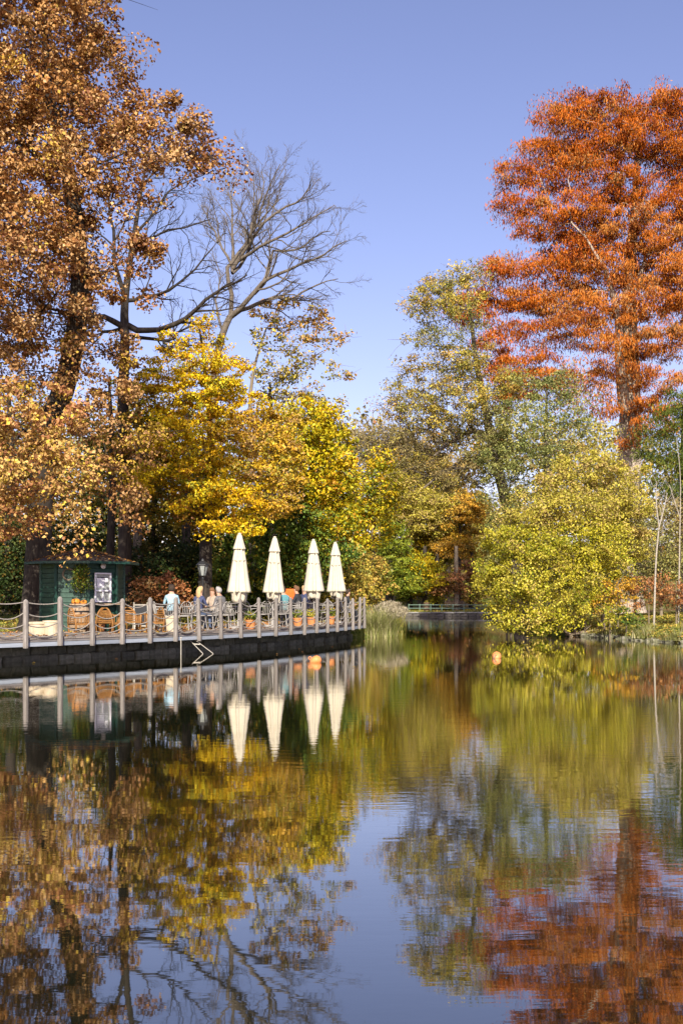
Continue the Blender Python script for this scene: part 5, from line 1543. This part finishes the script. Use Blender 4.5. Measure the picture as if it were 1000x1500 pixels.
# ------------------------------------------------------------------ far bank
kb = tag(empty('lake_kerb', (9, 93.7, 0)), 'long pale stone kerb along the far end of the lake', 'kerb')
cop = [rough_block('coping_stone', (.98, .5, .12), k, amt=.08) for k in range(3)]; wls = [rough_block('wall_stone', (.66, .4, .30), k + 9, amt=.08) for k in range(3)]
for c_ in cop: c_.materials.append(M['kerb'])
for c_ in wls: c_.materials.append(M['kerb_dark'])
for k in range(12): link('coping_stone', cop[k % 3], None, kb, (-5.9 + k * 1.0, -.02, .33 + random.uniform(-.01, .01)))
for k in range(18): link('wall_stone', wls[k % 3], None, kb, (-6.0 + k * .68, .03, .12))
rl = tag(empty('rail_fence', (8.5, 96.0, .4)), 'low green rail fence on the far lawn', 'fence')
for z in (.28, .58): MB().tube([(-2.6, 0, z), (4.2, .1, z)], .03, 6).build('rail', M['rail_green'], rl)
for k in range(8): MB().tube([(-2.6 + k * .97, .01 * k, -.05), (-2.6 + k * .97, .01 * k, .66)], .035, 6).build('post', M['rail_green'], rl)
bn = tag(empty('park_bench', (10.1, 97.6, .42)), 'dark slatted park bench on the far lawn', 'bench')
for k in range(4): MB().box((0, -.2 + k * .12, .45), (1.75, .09, .035)).build('seat_slat', M['bench_wood'], bn)
for k in range(3): MB().box((0, .25 + .03 * k, .60 + k * .14), (1.75, .03, .10)).build('back_slat', M['bench_wood'], bn)
for sx in (-1, 1):
    MB().tube([(sx * .7, -.22, -.05), (sx * .7, -.22, .44)], .03, 6).build('leg', M['iron'], bn)
    MB().tube([(sx * .7, .2, -.05), (sx * .7, .22, .45), (sx * .7, .33, .95)], .03, 6).build('leg', M['iron'], bn)
bl = tag(empty('litter_bin', (7.5, 96.4, .42)), 'small dark bin at the end of the green rail', 'bin')
MB().lathe([(.20, 0), (.24, .05), (.25, .7), (.27, .72), (.27, .78), (.2, .78)], 14).build('drum', M['bench_wood'], bl)
MB().tube([(.0, .2, -.05), (0, .2, .9)], .03, 6).build('post', M['iron'], bl)


# ------------------------------------------------------------------ grasses and ground cover
def blades(C, L, Wd, pal, lean, name, parent, mat='leaf', dirs=None, segs=3, label=None, cat=None):
    """arching blades, one strip of quads each"""
    n = len(C)
    a = rng.random(n) * 2 * np.pi
    hd = np.stack([np.cos(a), np.sin(a), np.zeros(n)], 1) if dirs is None else unit(dirs + np.stack([np.cos(a), np.sin(a), np.zeros(n)], 1) * .5)
    side = np.cross(hd, np.array([0, 0, 1.0])); ln = lean * (.4 + .9 * rng.random(n))
    Ls = L * (.6 + .6 * rng.random(n))
    rows = []
    for j in range(segs + 1):
        t = j / segs
        c = C + np.array([0, 0, 1]) * (Ls * (t - .55 * ln * t * t))[:, None] + hd * (Ls * ln * t * t)[:, None]
        w_ = Wd * (1 - t * .85)
        rows += [c - side * w_, c + side * w_]
    V = np.stack(rows, 1).reshape(-1, 3)
    k = np.arange(n)[:, None] * (2 * (segs + 1))
    Fc = np.concatenate([k + np.array([[2 * j, 2 * j + 1, 2 * j + 3, 2 * j + 2]]) for j in range(segs)], 1).reshape(-1, 4)
    col = np.repeat(pick(pal, n) * (.8 + .4 * rng.random(n))[:, None], segs, axis=0)
    return tag(link(name, np_mesh(name, V, Fc, colours=col), M[mat], parent), label, cat, None, 'stuff')


def grass_clump(label, x, y, r, L, n, pal, plumes=0):
    z = max(0.02, float(ground_z(x, y)))
    c = tag(empty('plume_grass' if plumes else 'grass_clump', (x, y, z)), label, 'grass')
    q = rng.normal(size=(n, 2)) * r * .4
    blades(np.column_stack([q, np.full(n, -.05)]), L, .009, pal, .75, 'blades', c)
    if plumes:
        q = rng.normal(size=(plumes, 2)) * r * .3
        st = Wood(); P_ = []
        for k in range(plumes):
            d = np.array([rng.uniform(.1, .9), rng.uniform(-.5, .2), 0]); hh = rng.uniform(1.3, 1.9)
            t = np.linspace(0, 1, 7)[:, None]
            pts = np.array([q[k, 0], q[k, 1], 0]) + np.array([0, 0, hh]) * (t - .35 * t ** 3) + d * t ** 2.2 * 1.0
            st.tube(pts, np.linspace(.006, .003, 7), 3)
            for _ in range(170):
                f = rng.uniform(.66, 1.0); i = min(int(f * 6), 5)
                P_.append(pts[i] + (pts[i + 1] - pts[i]) * (f * 6 - i) + rng.normal(size=3) * .05 + np.array([.03, 0, -.05]) * rng.random())
        st.build('stalks', M['bark_tan'], c)['kind'] = 'stuff'
        scatter_leaves('plume', c, np.array(P_), 'straw', .10, .2, .8, mat='needle', ratio=.18)
    return c


grass_clump('tall green grass clump at the terrace end', 1.50, 45.5, .8, 1.55, 1100, 'straw_green')
grass_clump('plume grass with pale feathery heads leaning over the water', 1.85, 46.9, .8, 1.25, 600, 'straw_green', 34)
grass_clump('second plume grass behind the terrace end', 1.7, 48.6, .8, 1.4, 400, 'straw_green', 26)
grass_clump('low grass clump on the shore beyond the plumes', 2.1, 51.5, .9, 1.1, 500, 'grass')
grass_clump('dry grass clump farther along the left shore', 2.2, 57.0, 1.1, 1.3, 500, 'olive_gold')
grass_clump('reedy grass clump near the far kerb', 2.6, 70.0, 1.6, 1.5, 600, 'olive_gold')
grass_clump('pale reed clump at the left end of the far kerb', 3.0, 86.0, 1.8, 1.6, 600, 'grass')

for lab, x, y, L_ in [('low dry grass tuft nearest the right frame edge', 12.1, 39.6, .5), ('low dry grass tuft beside the waterline stones', 11.5, 41.6, .6), ('low grass tuft between waterline and birch', 11.9, 43.0, .7),
                      ('low grass tuft below the small green shrub', 11.0, 43.9, .6), ('low grass tuft behind the stones at the frame edge', 13.1, 41.0, .7)]:
    grass_clump(lab, x, y, .5, L_, 260, 'straw_green')

# ground cover: right bank, far lawn, left bank
n = 19000
X = np.concatenate([rng.uniform(9, 24, n), rng.uniform(2.5, 16, n // 4), rng.uniform(-24, 2, n // 4)]); Y = np.concatenate([rng.uniform(36, 62, n), rng.uniform(94.2, 100, n // 4), rng.uniform(28, 55, n // 4)])
sd = lake_sd(X, Y); k = (sd > .05) & ~((X < 3) & (sd < 4.6))
X, Y = X[k], Y[k]
blades(np.column_stack([X, Y, ground_z(X, Y) - .01]), .20, .012, 'grass', .6, 'ground_cover', None, label='short grass and weeds covering the banks', cat='grass', segs=2)
n = 22000
X = np.concatenate([rng.uniform(9, 24, n), rng.uniform(2.5, 18, n // 4), rng.uniform(-24, 2, n // 3)]); Y = np.concatenate([rng.uniform(36, 60, n), rng.uniform(94, 106, n // 4), rng.uniform(28, 60, n // 3)])
sd = lake_sd(X, Y); k = (sd > .05) & ~((X < 3) & (sd < 4.4) & (Y < 45))
X, Y = X[k], Y[k]
scatter_leaves('leaf_litter', None, np.column_stack([X, Y, ground_z(X, Y) + .03 + rng.random(len(X)) * .10]), 'olive_gold', .12, 1.4, 0, label='fallen leaves and low weeds strewn over the banks', cat='leaves')

# stones along the right waterline
se = tag(empty('stone_edging', (11.5, 41.0, 0)), 'row of grey stones along the right waterline', 'stones')
rk = [rough_block('stone', (.36, .30, .26), 40 + k, amt=.22) for k in range(5)]
for r_ in rk: r_.materials.append(M['rock'])
shore = np.array([[10.0, 46.2], [10.9, 43.2], [11.7, 40.2], [13.4, 36.5]])
for k in range(46):
    f = k / 45 * 2.99; i = int(f); q = shore[i] + (shore[i + 1] - shore[i]) * (f - i) + rng.normal(size=2) * .10
    o = link('stone', random.choice(rk), None, se, (q[0] - 11.5, q[1] - 41.0, random.uniform(-.04, .05)), random.uniform(0, 6))
    o.scale = [random.uniform(.35, .95) for _ in range(3)]
lg = tag(empty('fallen_log', tuple(P(838, 931, 46.0) * np.array([1, 1, 0]) + np.array([0, 0, .12]))), 'pale fallen log at the water under the big bush', 'log')
MB().tube([(-.3, -.1, -.06), (.3, 0, .03), (.9, .25, .10), (1.5, .5, .14)], [.05, .07, .08, .06], 8).build('log_wood', M['bark_tan'], lg, smooth=True)
MB().tube([(.5, .08, .05), (.6, -.1, .22), (.75, -.18, .36)], [.03, .022, .01], 6).build('branch_stub', M['bark_tan'], lg)

print('TREES', STAT, 'leaves', sum(s[2] for s in STAT))
